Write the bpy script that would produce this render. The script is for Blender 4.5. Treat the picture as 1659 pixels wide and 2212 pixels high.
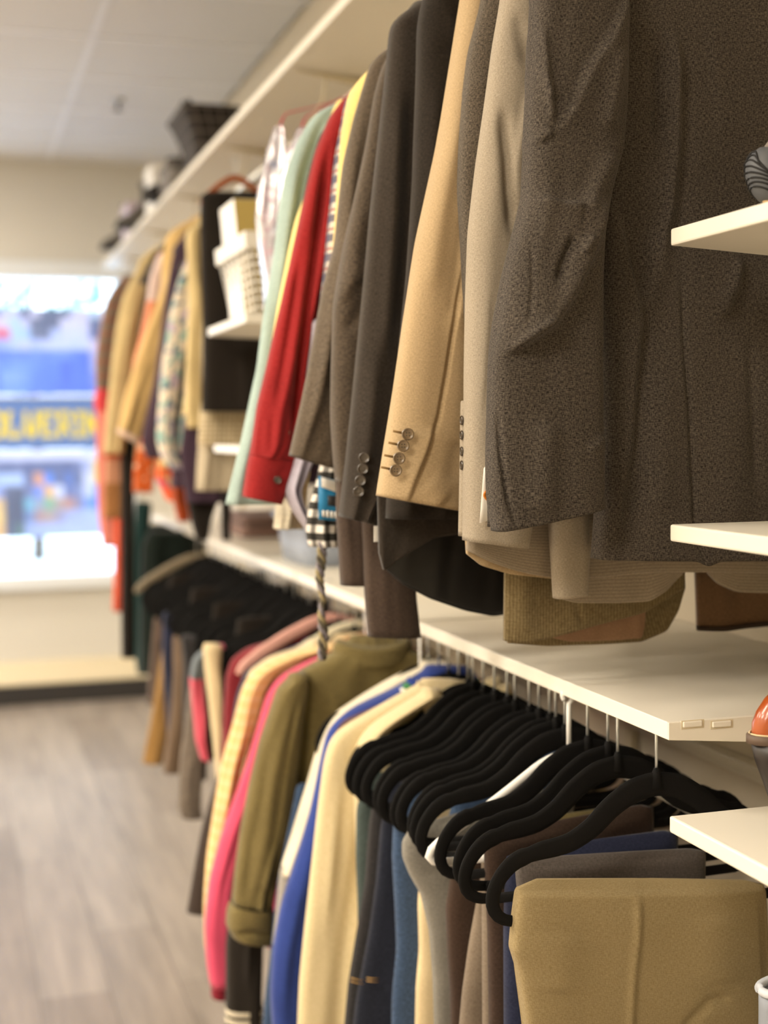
import bpy, bmesh, math, random
import numpy as np
from mathutils import Vector, Matrix

for _o in list(bpy.data.objects):
    bpy.data.objects.remove(_o, do_unlink=True)
SC = bpy.context.scene
COL = SC.collection

# ------------------------------------------------------------------ camera
F, CX, CY, EYE = 3000.0, 829.5, 1106.0, 1.46
_ey = np.array([-108 - CX, CY - 935, -F]); _ey /= np.linalg.norm(_ey)
_ez = np.cross(np.array([1, .0103, 0]), _ey); _ez /= np.linalg.norm(_ez)
_ex = np.cross(_ey, _ez)
ROT = np.array([_ex, _ey, _ez])
cam_d = bpy.data.cameras.new('camera')
cam = bpy.data.objects.new('camera', cam_d); COL.objects.link(cam)
cam_d.sensor_width = 36.0
cam_d.lens = F / 2212.0 * 36.0
cam_d.clip_start = .02
cam_d.dof.use_dof = True
cam_d.dof.focus_distance = 1.62
cam_d.dof.aperture_fstop = 2.6
_M = Matrix.Identity(4)
for i in range(3):
    for j in range(3):
        _M[i][j] = ROT[i][j]
_M[2][3] = EYE
cam.matrix_world = _M
SC.camera = cam

# ------------------------------------------------------------------ light
SC.view_settings.view_transform = 'Standard'
SC.view_settings.look = 'None'
SC.view_settings.gamma = 1.0
SC.view_settings.exposure = 0.50
SC.cycles.use_denoising = True
SC.cycles.max_bounces = 6
SC.cycles.diffuse_bounces = 3
SC.cycles.glossy_bounces = 2
SC.cycles.use_adaptive_sampling = True
SC.cycles.adaptive_threshold = .07
SC.cycles.caustics_reflective = False
SC.cycles.caustics_refractive = False
SC.cycles.sample_clamp_indirect = 6.0
world = bpy.data.worlds.new('World'); SC.world = world
world.use_nodes = True
_bg = world.node_tree.nodes['Background']
_bg.inputs[0].default_value = (.66, .83, 1.0, 1)
_bg.inputs[1].default_value = 4.0
_pd = bpy.data.lights.new('window_portal', 'AREA')
_pd.shape = 'RECTANGLE'; _pd.size = 2.9; _pd.size_y = 1.66
_pd.cycles.is_portal = True
_po = bpy.data.objects.new('window_portal', _pd); COL.objects.link(_po)
_po.location = (-.65, 7.9, 1.5); _po.rotation_euler = (math.radians(-90), 0, 0)
LAMP_COL = (1.0, .893, .75)
LAMP_W = 34.0

# ------------------------------------------------------------------ helpers
def srgb(h, k=1.0):
    h = h.lstrip('#')
    out = []
    for i in (0, 2, 4):
        c = int(h[i:i + 2], 16) / 255.0
        c = c / 12.92 if c <= .04045 else ((c + .055) / 1.055) ** 2.4
        out.append(min(1, c * k))
    return (*out, 1.0)

def Wv(px, py, Y):
    px = np.asarray(px, float); py = np.asarray(py, float); Y = np.asarray(Y, float)
    px, py, Y = np.broadcast_arrays(px, py, Y)
    d = np.stack([px - CX, CY - py, np.full(px.shape, -F)], -1) @ ROT.T
    t = Y / d[..., 1]
    w = d * t[..., None]
    w[..., 2] += EYE
    return w

def W(px, py, Y):
    return Wv(px, py, Y)

def WX(px, py, X):
    d = ROT @ np.array([px - CX, CY - py, -F]); d = d * (X / d[0]); d[2] += EYE
    return d

def WZ(px, py, Z):
    d = ROT @ np.array([px - CX, CY - py, -F]); d = d * ((Z - EYE) / d[2]); d[2] += EYE
    return d

def PX(x, y, z):
    c = ROT.T @ np.array([x, y, z - EYE])
    return CX + F * c[0] / -c[2], CY - F * c[1] / -c[2]

def thing(name, label, cat, loc=(0, 0, 0), group=None):
    o = bpy.data.objects.new(name, None); COL.objects.link(o)
    o.empty_display_size = .05
    o.location = loc
    tag(o, label, cat, group)
    return o

def tag(o, label=None, cat=None, group=None, kind=None):
    if label: o['label'] = label
    if cat: o['category'] = cat
    if group: o['group'] = group
    if kind: o['kind'] = kind
    return o

def wloc(o):
    v = Vector((0, 0, 0))
    while o is not None:
        v += o.location; o = o.parent
    return v

def mk(name, verts, faces, mat, parent=None, uvs=None, smooth=True, loc=None, label=None):
    """one mesh object; verts in world space, origin at its parent (or at loc)"""
    verts = np.asarray(verts, float)
    off = np.array(wloc(parent)) if parent is not None else np.array(loc if loc is not None else verts.mean(0))
    me = bpy.data.meshes.new(name)
    me.from_pydata((verts - off).tolist(), [], faces)
    if uvs is not None:
        ul = me.uv_layers.new(name='UVMap')
        ul.data.foreach_set('uv', np.asarray(uvs, float).ravel())
    if smooth:
        me.polygons.foreach_set('use_smooth', [True] * len(me.polygons))
    if mat is not None:
        me.materials.append(mat)
    me.update()
    o = bpy.data.objects.new(name, me); COL.objects.link(o)
    if parent is not None:
        o.parent = parent
    else:
        o.location = off
    if label: o['label'] = label
    return o

def mkbm(name, bm, mat, parent=None, loc=None, smooth=False, label=None):
    bm.verts.ensure_lookup_table(); bm.verts.index_update()
    vs = [v.co[:] for v in bm.verts]
    fs = [[v.index for v in f.verts] for f in bm.faces]
    bm.free()
    return mk(name, vs, fs, mat, parent, None, smooth, loc, label)

def box(bm, x0, x1, y0, y1, z0, z1, bev=0.0, seg=2):
    r = bmesh.ops.create_cube(bm, size=1)
    for v in r['verts']:
        v.co = Vector(((x0 + x1) / 2 + v.co.x * (x1 - x0), (y0 + y1) / 2 + v.co.y * (y1 - y0), (z0 + z1) / 2 + v.co.z * (z1 - z0)))
    if bev > 0:
        es = list({e for v in r['verts'] for e in v.link_edges})
        bmesh.ops.bevel(bm, geom=es, offset=bev, segments=seg, affect='EDGES', profile=.5)

def boxo(name, x0, x1, y0, y1, z0, z1, mat, parent=None, bev=0.0, label=None):
    bm = bmesh.new(); box(bm, x0, x1, y0, y1, z0, z1, bev)
    return mkbm(name, bm, mat, parent, label=label, smooth=False)

def smooth_interp(x, xp, fp, n_s=2):
    f = np.interp(x, xp, fp)
    for _ in range(n_s):
        g = f.copy()
        g[1:-1] = .25 * f[:-2] + .5 * f[1:-1] + .25 * f[2:]
        f = g
    return f

def loft(name, rings, mat, parent, uvscale=1.0, loc=None, smooth=True, cap0=False, cap1=False, closed=True, label=None, flip=False):
    rings = np.asarray(rings, float)
    n, m, _ = rings.shape
    V = rings.reshape(-1, 3)
    du = np.linalg.norm(np.roll(rings, -1, 1) - rings, axis=2)
    mid = rings[n // 2]
    dum = np.linalg.norm(np.roll(mid, -1, 0) - mid, axis=1)
    u = np.concatenate([[0], np.cumsum(dum)])
    v = np.concatenate([[0], np.cumsum(np.linalg.norm(np.diff(rings, axis=0), axis=2).mean(1))])
    faces = []; uvs = []
    mm = m if closed else m - 1
    for i in range(n - 1):
        for j in range(mm):
            k = (j + 1) % m
            q = [i * m + j, i * m + k, (i + 1) * m + k, (i + 1) * m + j]
            w = [(u[j], v[i]), (u[j + 1], v[i]), (u[j + 1], v[i + 1]), (u[j], v[i + 1])]
            if flip: q = q[::-1]; w = w[::-1]
            faces.append(q); uvs += w
    if cap0:
        q = list(range(m))[::-1]; faces.append(q); uvs += [(u[j], v[0]) for j in q]
    if cap1:
        q = [(n - 1) * m + j for j in range(m)]; faces.append(q); uvs += [(u[j], v[-1]) for j in range(m)]
    return mk(name, V, faces, mat, parent, uvs, smooth, loc, label)

def wire(name, pts, r, mat, parent=None, m=8, flat=None, loc=None, label=None, closed=False):
    """swept tube through pts; r scalar or list; flat=(a,b,normal) gives an oval section"""
    pts = np.asarray(pts, float); n = len(pts)
    rr = np.full(n, r) if np.isscalar(r) else np.asarray(r, float)
    if closed:
        tan = np.roll(pts, -1, 0) - np.roll(pts, 1, 0)
    else:
        tan = np.gradient(pts, axis=0)
    tan /= np.linalg.norm(tan, axis=1)[:, None] + 1e-9
    rings = []
    ref = np.array([0, 1.0, 0]) if flat is None else np.asarray(flat[2], float)
    for i in range(n):
        a = ref - tan[i] * np.dot(ref, tan[i])
        if np.linalg.norm(a) < 1e-3:
            a = np.array([1.0, 0, 0]) - tan[i] * tan[i][0]
        a /= np.linalg.norm(a); b = np.cross(tan[i], a)
        fa, fb = (1, 1) if flat is None else flat[:2]
        ph = np.linspace(0, 2 * np.pi, m, endpoint=False)
        rings.append(pts[i] + rr[i] * (np.cos(ph)[:, None] * a * fa + np.sin(ph)[:, None] * b * fb))
    if closed:
        rings.append(rings[0])
    return loft(name, rings, mat, parent, loc=loc, cap0=not closed, cap1=not closed, label=label)

# ------------------------------------------------------------------ materials
def _new(name):
    m = bpy.data.materials.new(name); m.use_nodes = True
    nt = m.node_tree
    b = nt.nodes['Principled BSDF']
    return m, nt, b

def plain(name, c, rough=.5, metal=0.0, spec=.5, noise=0.0, nscale=40.0, bump=0.0, coat=0.0):
    m, nt, b = _new(name)
    b.inputs['Base Color'].default_value = c
    b.inputs['Roughness'].default_value = rough
    b.inputs['Metallic'].default_value = metal
    b.inputs['Specular IOR Level'].default_value = spec
    b.inputs['Coat Weight'].default_value = coat
    tc = nt.nodes.new('ShaderNodeTexCoord')
    nz = nt.nodes.new('ShaderNodeTexNoise'); nz.inputs['Scale'].default_value = nscale; nz.inputs['Detail'].default_value = 4
    nt.links.new(tc.outputs['Object'], nz.inputs['Vector'])
    mx = nt.nodes.new('ShaderNodeMix'); mx.data_type = 'RGBA'
    mx.inputs['A'].default_value = tuple(x * (1 - noise) for x in c[:3]) + (1,)
    mx.inputs['B'].default_value = tuple(min(1, x * (1 + noise)) for x in c[:3]) + (1,)
    nt.links.new(nz.outputs['Fac'], mx.inputs['Factor'])
    nt.links.new(mx.outputs['Result'], b.inputs['Base Color'])
    if bump:
        bp = nt.nodes.new('ShaderNodeBump'); bp.inputs['Strength'].default_value = bump; bp.inputs['Distance'].default_value = .001
        nt.links.new(nz.outputs['Fac'], bp.inputs['Height']); nt.links.new(bp.outputs['Normal'], b.inputs['Normal'])
    return m

def fabric(name, c1, c2, sc=420.0, bump=.35, rough=.92, sheen=.15, lo=.35, hi=.65, an=.28, pattern=None, big=.12):
    """woven cloth: warp and weft threads from two stretched noises on metric UVs"""
    m, nt, b = _new(name)
    N, L = nt.nodes, nt.links
    b.inputs['Roughness'].default_value = rough
    b.inputs['Specular IOR Level'].default_value = .15
    b.inputs['Sheen Weight'].default_value = sheen
    b.inputs['Sheen Roughness'].default_value = .5
    uv = N.new('ShaderNodeUVMap')
    outs = []
    for sx, sy in ((sc, sc * an), (sc * an, sc)):
        mp = N.new('ShaderNodeMapping'); mp.inputs['Scale'].default_value = (sx, sy, 1)
        L.new(uv.outputs['UV'], mp.inputs['Vector'])
        nz = N.new('ShaderNodeTexNoise'); nz.inputs['Scale'].default_value = 1.0; nz.inputs['Detail'].default_value = 2.0
        L.new(mp.outputs['Vector'], nz.inputs['Vector'])
        outs.append(nz.outputs['Fac'])
    av = N.new('ShaderNodeMath'); av.operation = 'ADD'
    L.new(outs[0], av.inputs[0]); L.new(outs[1], av.inputs[1])
    mr = N.new('ShaderNodeMapRange'); mr.inputs['From Min'].default_value = 2 * lo; mr.inputs['From Max'].default_value = 2 * hi
    L.new(av.outputs[0], mr.inputs['Value'])
    mx = N.new('ShaderNodeMix'); mx.data_type = 'RGBA'
    L.new(mr.outputs['Result'], mx.inputs['Factor'])
    mx.inputs['A'].default_value = c1; mx.inputs['B'].default_value = c2
    col = mx.outputs['Result']
    if pattern is not None:
        col = pattern(nt, uv, col)
    if big:
        nb = N.new('ShaderNodeTexNoise'); nb.inputs['Scale'].default_value = 9.0; nb.inputs['Detail'].default_value = 3
        L.new(uv.outputs['UV'], nb.inputs['Vector'])
        m2 = N.new('ShaderNodeMapRange'); m2.inputs['To Min'].default_value = 1 - big; m2.inputs['To Max'].default_value = 1 + big
        m2.inputs['From Min'].default_value = .3; m2.inputs['From Max'].default_value = .7
        L.new(nb.outputs['Fac'], m2.inputs['Value'])
        vm = N.new('ShaderNodeVectorMath'); vm.operation = 'SCALE'
        L.new(col, vm.inputs[0]); L.new(m2.outputs['Result'], vm.inputs['Scale'])
        col = vm.outputs[0]
    L.new(col, b.inputs['Base Color'])
    bp = N.new('ShaderNodeBump'); bp.inputs['Strength'].default_value = bump; bp.inputs['Distance'].default_value = .0008
    L.new(av.outputs[0], bp.inputs['Height']); L.new(bp.outputs['Normal'], b.inputs['Normal'])
    return m

def _stripe(nt, uv, axis, period, duty, phase=0.0):
    N, L = nt.nodes, nt.links
    sp = N.new('ShaderNodeSeparateXYZ'); L.new(uv.outputs['UV'], sp.inputs[0])
    a = N.new('ShaderNodeMath'); a.operation = 'MULTIPLY_ADD'; a.inputs[1].default_value = 1.0 / period; a.inputs[2].default_value = phase
    L.new(sp.outputs[axis], a.inputs[0])
    f = N.new('ShaderNodeMath'); f.operation = 'FRACT'; L.new(a.outputs[0], f.inputs[0])
    g = N.new('ShaderNodeMath'); g.operation = 'LESS_THAN'; g.inputs[1].default_value = duty
    L.new(f.outputs[0], g.inputs[0])
    return g.outputs[0]

def _mixc(nt, fac, a, bcol, k=1.0):
    mx = nt.nodes.new('ShaderNodeMix'); mx.data_type = 'RGBA'
    if k != 1.0:
        mm = nt.nodes.new('ShaderNodeMath'); mm.operation = 'MULTIPLY'; mm.inputs[1].default_value = k
        nt.links.new(fac, mm.inputs[0]); fac = mm.outputs[0]
    nt.links.new(fac, mx.inputs['Factor'])
    if isinstance(a, tuple): mx.inputs['A'].default_value = a
    else: nt.links.new(a, mx.inputs['A'])
    if isinstance(bcol, tuple): mx.inputs['B'].default_value = bcol
    else: nt.links.new(bcol, mx.inputs['B'])
    return mx.outputs['Result']

def plaid(period, bands):
    """bands: (axis, duty, phase, colour, strength)"""
    def f(nt, uv, col):
        for ax, du, ph, c, k in bands:
            col = _mixc(nt, _stripe(nt, uv, ax, period, du, ph), col, c, k)
        return col
    return f

def bands_v(items):
    """coloured hoops at given distance along the cloth: (v0, v1, colour)"""
    def f(nt, uv, col):
        N, L = nt.nodes, nt.links
        sp = N.new('ShaderNodeSeparateXYZ'); L.new(uv.outputs['UV'], sp.inputs[0])
        for v0, v1, c in items:
            a = N.new('ShaderNodeMath'); a.operation = 'GREATER_THAN'; a.inputs[1].default_value = v0; L.new(sp.outputs[1], a.inputs[0])
            b2 = N.new('ShaderNodeMath'); b2.operation = 'LESS_THAN'; b2.inputs[1].default_value = v1; L.new(sp.outputs[1], b2.inputs[0])
            mu = N.new('ShaderNodeMath'); mu.operation = 'MULTIPLY'; L.new(a.outputs[0], mu.inputs[0]); L.new(b2.outputs[0], mu.inputs[1])
            col = _mixc(nt, mu.outputs[0], col, c)
        return col
    return f

def blotch(items):
    """scattered print: (scale, threshold, colour, seed)"""
    def f(nt, uv, col):
        N, L = nt.nodes, nt.links
        for sc, th, c, sd in items:
            mp = N.new('ShaderNodeMapping'); mp.inputs['Location'].default_value = (sd, sd * .7, 0); L.new(uv.outputs['UV'], mp.inputs['Vector'])
            nz = N.new('ShaderNodeTexNoise'); nz.inputs['Scale'].default_value = sc; nz.inputs['Detail'].default_value = 1.5
            L.new(mp.outputs['Vector'], nz.inputs['Vector'])
            g = N.new('ShaderNodeMapRange'); g.inputs['From Min'].default_value = th - .02; g.inputs['From Max'].default_value = th + .02
            L.new(nz.outputs['Fac'], g.inputs['Value'])
            col = _mixc(nt, g.outputs['Result'], col, c)
        return col
    return f

def C(h, k=1.0): return srgb(h, k)

def cloth(name, h, d=.22, **kw):
    """one-colour cloth: thread tones a little above and below the given colour"""
    c = srgb(h)
    return fabric(name, tuple(x * (1 - d) for x in c[:3]) + (1,), tuple(min(1, x * (1 + d)) for x in c[:3]) + (1,), **kw)

M = {}
M['shelf'] = plain('shelf_paint', C('ebe4d4'), .38, noise=.015, nscale=6, bump=.03)
M['wall'] = plain('wall_paint', C('e6dcc6'), .8, noise=.02, nscale=3)
M['wallfar'] = plain('far_wall_paint', C('dcd9d0'), .85, noise=.02, nscale=3)
M['panel'] = plain('back_panel', C('d9cdb6'), .7, noise=.03, nscale=4)
M['white'] = plain('white_plastic', C('f0eee8'), .4)
M['cream'] = plain('cream_paint', C('d9ccae'), .6, noise=.02)
M['blackbase'] = plain('black_rubber', C('2c2a29'), .6)
M['velvet'] = plain('black_velvet', C('0d0c0b'), .85, spec=.2, noise=.3, nscale=300, bump=.3)
M['hook'] = plain('zinc_wire', C('c9ccca'), .3, metal=.85)
M['rodm'] = plain('rod_metal', C('d8d2c2'), .3, metal=.6)
M['wood'] = plain('varnished_wood', C('9a4f1d'), .35, noise=.25, nscale=30)
M['frame'] = plain('window_frame', C('e8eef4'), .5)
M['ceil'] = plain('ceiling_tile', C('e8e8e8'), .95, noise=.03, nscale=120, bump=.2)
M['tbar'] = plain('ceiling_bar', C('f6f7fa'), .5)
M['metal_dark'] = plain('dark_metal', C('4a4744'), .4, metal=.5)
M['horn'] = plain('horn_button', C('3d342b'), .25, noise=.5, nscale=160, coat=.6)
M['hornlt'] = plain('pale_horn_button', C('6d5a41'), .22, noise=.55, nscale=160, coat=.6)
M['dark_in'] = plain('dark_inside', C('15110e'), .9)

# ------------------------------------------------------------------ cloth shapes
def _polyd(X, Y, pl):
    """distance, signed side and end-taper of points to a polyline"""
    best = np.full(X.shape, 1e9); sign = np.zeros(X.shape); along = np.zeros(X.shape)
    tot = sum(math.dist(pl[i], pl[i + 1]) for i in range(len(pl) - 1)); acc = 0
    for i in range(len(pl) - 1):
        (x0, y0), (x1, y1) = pl[i], pl[i + 1]
        dx, dy = x1 - x0, y1 - y0; l2 = dx * dx + dy * dy; l = math.sqrt(l2)
        t = np.clip(((X - x0) * dx + (Y - y0) * dy) / l2, 0, 1)
        d = np.hypot(X - x0 - t * dx, Y - y0 - t * dy)
        s = np.sign((X - x0) * dy - (Y - y0) * dx)
        m = d < best
        best = np.where(m, d, best); sign = np.where(m, s, sign); along = np.where(m, (acc + t * l) / tot, along)
        acc += l
    return best, sign, along

def crease_disp(X, Y, creases):
    out = np.zeros(X.shape)
    for kind, pl, amp, w in creases:
        d, s, a = _polyd(X, Y, pl)
        tap = np.clip(np.minimum(a, 1 - a) * 6, 0, 1); tap = tap * tap * (3 - 2 * tap) * .85 + .15
        if kind == 'r':      # rounded ridge (amp<0: valley)
            out += amp * tap * np.exp(-(d / w) ** 2)
        elif kind == 'v':    # sharp ridge
            out += amp * tap * np.maximum(0, 1 - d / w) ** 1.3
        elif kind == 's':    # step: one side lies higher, fading away from the fold
            sd = d * s
            out += amp * tap * (1 / (1 + np.exp(-np.clip(sd / (w * .25), -30, 30)))) * np.exp(-np.maximum(sd, 0) / (w * 4))* np.exp(-(np.maximum(-sd, 0) / w) ** 2)
    return out

def wrinkle(s, t, seed, fx=2.2, ft=5.0):
    r = np.random.RandomState(seed); out = np.zeros(np.broadcast(s, t).shape)
    for k in range(7):
        a, b, p = r.uniform(.4, 1) * fx * (1 + .5 * k), r.uniform(-1, 1) * ft * (.5 + .35 * k), r.uniform(0, 6.28)
        out += np.sin(a * s * 1.6 + b * t + p) / (1 + .7 * k)
    return out / 2.2

def tube(name, rows, Y, hd, mat, parent, n=48, m=36, p=.7, creases=(), wr=.003, seed=1, hem=None, fx=2.2, ft=5.0,
         folds=0, fold_amp=.006, lining=None, top=True, label=None, sm=2, edge=.0, side=.0):
    """hollow cloth tube. rows: (pxL, pyL, pxR, pyR[, dY[, depth scale]]) gives its left and right outline at distance Y"""
    rows = [tuple(r) + (0.0,) * (5 - len(r)) if len(r) < 5 else tuple(r) for r in rows]
    rows = [r + (1.0,) if len(r) < 6 else r for r in rows]
    A = np.array(rows, float)
    mid = (A[:, 1] + A[:, 3]) / 2
    tk = np.concatenate([[0], np.cumsum(np.maximum(1e-3, np.abs(np.diff(mid)) + .35 * np.abs(np.diff((A[:, 0] + A[:, 2]) / 2))))]); tk /= tk[-1]
    t = np.linspace(0, 1, n)
    B = np.stack([smooth_interp(t, tk, A[:, k], sm) for k in range(6)], 1)
    Yc = Y + B[:, 4]
    Lp = Wv(B[:, 0], B[:, 1], Yc); Rp = Wv(B[:, 2], B[:, 3], Yc)
    if edge:
        r = np.random.RandomState(seed + 5)
        e = sum(np.sin(t * r.uniform(6, 30) + r.uniform(0, 6)) for _ in range(4)) * edge * .4
        Lp[:, 0] += e
    # ring points spread evenly along the outline
    pf_ = np.linspace(0, 2 * np.pi, 8001)
    cf = np.sign(np.cos(pf_)) * np.abs(np.cos(pf_)) ** p; sf = np.sign(np.sin(pf_)) * np.abs(np.sin(pf_)) ** p
    hwm = max(.003, float(np.mean(np.abs(Rp[:, 0] - Lp[:, 0]))) / 2)
    al = np.concatenate([[0], np.cumsum(np.hypot(np.diff(cf) * hwm, np.diff(sf) * max(hd, hwm * .12)))]); al /= al[-1]
    ph = np.interp(np.arange(m) / m, al, pf_)
    ct = np.sign(np.cos(ph)) * np.abs(np.cos(ph)) ** p
    st = np.sign(np.sin(ph)) * np.abs(np.sin(ph)) ** p
    fr = (ct + 1) / 2
    pos = Lp[:, None, :] + (Rp - Lp)[:, None, :] * fr[None, :, None]
    PXs = B[:, 0:1] + (B[:, 2:3] - B[:, 0:1]) * fr[None]
    PYs = B[:, 1:2] + (B[:, 3:4] - B[:, 1:2]) * fr[None]
    wf = np.maximum(0, -st) ** .5
    wb = np.maximum(0, st) ** .5
    S = np.broadcast_to(ct[None], PXs.shape); T = np.broadcast_to(t[:, None], PXs.shape)
    dsp = wr * wrinkle(S, T, seed, fx, ft)
    if folds:
        r = np.random.RandomState(seed + 77)
        for k in range(folds):
            s0, sl, w, a = r.uniform(-.85, .85), r.uniform(-.35, .35), r.uniform(.08, .2), r.uniform(.4, 1) * fold_amp
            t0, t1 = sorted(r.uniform(0, 1, 2)); t1 = max(t1, t0 + .4)
            win = np.clip((T - t0) * 6, 0, 1) * np.clip((t1 - T) * 6 + (1 if t1 > .85 else 0), 0, 1)
            dsp = dsp + a * win * np.exp(-((S - s0 - sl * (T - .5)) / w) ** 2)
    if len(creases):
        dsp = dsp + crease_disp(PXs, PYs, creases)
    pos[..., 1] += st[None] * (hd * B[:, 5])[:, None] - dsp * wf[None] + .5 * dsp * wb[None]
    if side:
        pos[..., 0] += side * wrinkle(S * .3, T, seed + 9, 1.0, 9.0) * np.abs(ct)[None] ** 3
    if hem is not None:
        h = np.array([hem(c) for c in ct])
        pos[..., 2] += h[None] * (np.clip((T - .6) / .4, 0, 1) ** 2)
    rings = list(pos)
    if top:
        c0 = rings[0].mean(0)
        up = np.array([0, 0, min(.012, hd * .5)])
        rings = [c0 + (rings[0] - c0) * .05 + up, c0 + (rings[0] - c0) * np.array([.85, .6, 1]) + up * .8] + rings
    last = rings[-1]; c1 = last.mean(0)
    inner = [last * 1.0]
    q = c1 + (last - c1) * np.array([.975, .80, 1]); q[:, 2] = last[:, 2] + .0005
    zm = np.array([r_[:, 2].mean() for r_ in pos])
    up_i = int(np.argmin(np.abs(zm - (zm[-1] + .05)))); up_i = min(up_i, len(zm) - 2)
    inn = pos[up_i]; c2 = inn.mean(0)
    q2 = c2 + (inn - c2) * np.array([.80, .55, 1])
    q3 = c2 + (inn - c2) * np.array([.2, .1, 1]) + np.array([0, 0, .004])
    if lining is None:
        rings += [q, q2, q3]
        return loft(name, rings, mat, parent, label=label)
    o = loft(name, rings + [q], mat, parent, label=label)
    loft('lining', [q, q2, q3], lining, o)
    return o

def wrow(xL, zL, xR, zR, Y, *rest):
    a = PX(xL, Y, zL); b = PX(xR, Y, zR)
    return (a[0], a[1], b[0], b[1]) + rest

def button(name, pos, r, mat, parent, nrm=(0, -1, 0), thread=None):
    """four-hole button: dished disc with a raised rim"""
    nrm = np.array(nrm, float); nrm /= np.linalg.norm(nrm)
    a = np.cross(nrm, [0, 0, 1.0]); a /= np.linalg.norm(a); b = np.cross(nrm, a)
    prof = [(.0, .32), (.55, .30), (.72, .36), (.80, .58), (.92, .60), (1.0, .35), (1.0, .0)]
    ph = np.linspace(0, 2 * np.pi, 20, endpoint=False)
    rings = []
    for rr, h in prof:
        rr = max(rr, .02)
        rings.append(np.asarray(pos) + nrm * h * r * .5 + r * rr * (np.cos(ph)[:, None] * a + np.sin(ph)[:, None] * b))
    o = loft(name, rings, mat, parent)
    vs = []; fs = []
    for sx in (-1, 1):
        for sy in (-1, 1):
            c = np.asarray(pos) + nrm * r * .175 + r * .22 * (sx * a + sy * b)
            i0 = len(vs)
            for k in range(8):
                an = k * math.pi / 4
                vs.append(c + r * .09 * (math.cos(an) * a + math.sin(an) * b))
            fs.append(list(range(i0, i0 + 8)))
    mk('hole', vs, fs, thread or M['dark_in'], o, smooth=False)
    return o

# ------------------------------------------------------------------ setting
ZMID, ZTOP, XF, XW, YWALL, YB = 1.117, 2.336, .784, 1.22, 7.74, 1.42
BAY = .915
def struct(name, verts, faces, mat, **k):
    o = mk(name, verts, faces, mat, smooth=False, **k); o['kind'] = 'structure'; return o

# floor: grey-brown vinyl planks (streaks too blurred to tell one plank from the next)
m, nt, b = _new('vinyl_floor')
tc = nt.nodes.new('ShaderNodeTexCoord')
mp = nt.nodes.new('ShaderNodeMapping'); mp.inputs['Scale'].default_value = (14, 1.1, 1)
nt.links.new(tc.outputs['Object'], mp.inputs['Vector'])
nz = nt.nodes.new('ShaderNodeTexNoise'); nz.inputs['Scale'].default_value = 1.6; nz.inputs['Detail'].default_value = 6; nz.inputs['Roughness'].default_value = .6
nt.links.new(mp.outputs['Vector'], nz.inputs['Vector'])
bk = nt.nodes.new('ShaderNodeTexBrick'); bk.inputs['Scale'].default_value = 1.0
bk.offset = .37; bk.inputs['Brick Width'].default_value = 1.2; bk.inputs['Row Height'].default_value = .18; bk.inputs['Mortar Size'].default_value = .0015
bk.inputs['Color1'].default_value = C('a0958a'); bk.inputs['Color2'].default_value = C('877b70'); bk.inputs['Mortar'].default_value = C('5f564d')
mp2 = nt.nodes.new('ShaderNodeMapping'); mp2.inputs['Rotation'].default_value = (0, 0, math.pi / 2)
nt.links.new(tc.outputs['Object'], mp2.inputs['Vector']); nt.links.new(mp2.outputs['Vector'], bk.inputs['Vector'])
rp = nt.nodes.new('ShaderNodeMapRange'); rp.inputs['From Min'].default_value = .3; rp.inputs['From Max'].default_value = .7; rp.inputs['To Min'].default_value = .72; rp.inputs['To Max'].default_value = 1.2
nt.links.new(nz.outputs['Fac'], rp.inputs['Value'])
vm = nt.nodes.new('ShaderNodeVectorMath'); vm.operation = 'SCALE'
nt.links.new(bk.outputs['Color'], vm.inputs[0]); nt.links.new(rp.outputs['Result'], vm.inputs['Scale'])
nt.links.new(vm.outputs[0], b.inputs['Base Color'])
b.inputs['Roughness'].default_value = .38
M['floor'] = m
X0, X1, Y0, Y1, ZC = -3.6, XW, -2.6, YWALL, 2.92
struct('floor', [(X0, Y0, 0), (X1, Y0, 0), (X1, Y1, 0), (X0, Y1, 0)], [[0, 1, 2, 3]], M['floor'], loc=(0, 0, 0))
ZC += .03
struct('wall_left', [(X0, Y0, 0), (X0, Y1, 0), (X0, Y1, ZC), (X0, Y0, ZC)], [[0, 1, 2, 3]], M['wall'])
struct('wall_back', [(X0, Y0, 0), (X1, Y0, 0), (X1, Y0, ZC), (X0, Y0, ZC)], [[0, 1, 2, 3]], M['wall'])
wr_ = struct('wall_right', [(X1, Y0, 0), (X1, Y1, 0), (X1, Y1, ZC), (X1, Y0, ZC)], [[3, 2, 1, 0]], M['panel'])
ZC -= .03
# slotted uprights and the rail across the back panel
k = 0
for by in [YB + BAY * i for i in range(-2, 7)]:
    boxo('upright', XW - .018, XW - .002, by - .015, by + .015, .02, 2.5, M['cream'], wr_, .003)
bm = bmesh.new(); box(bm, XW - .03, XW - .002, Y0 + .05, YB + BAY * 5, .900, .924, .003)
mkbm('rail', bm, M['shelf'], wr_)

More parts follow.
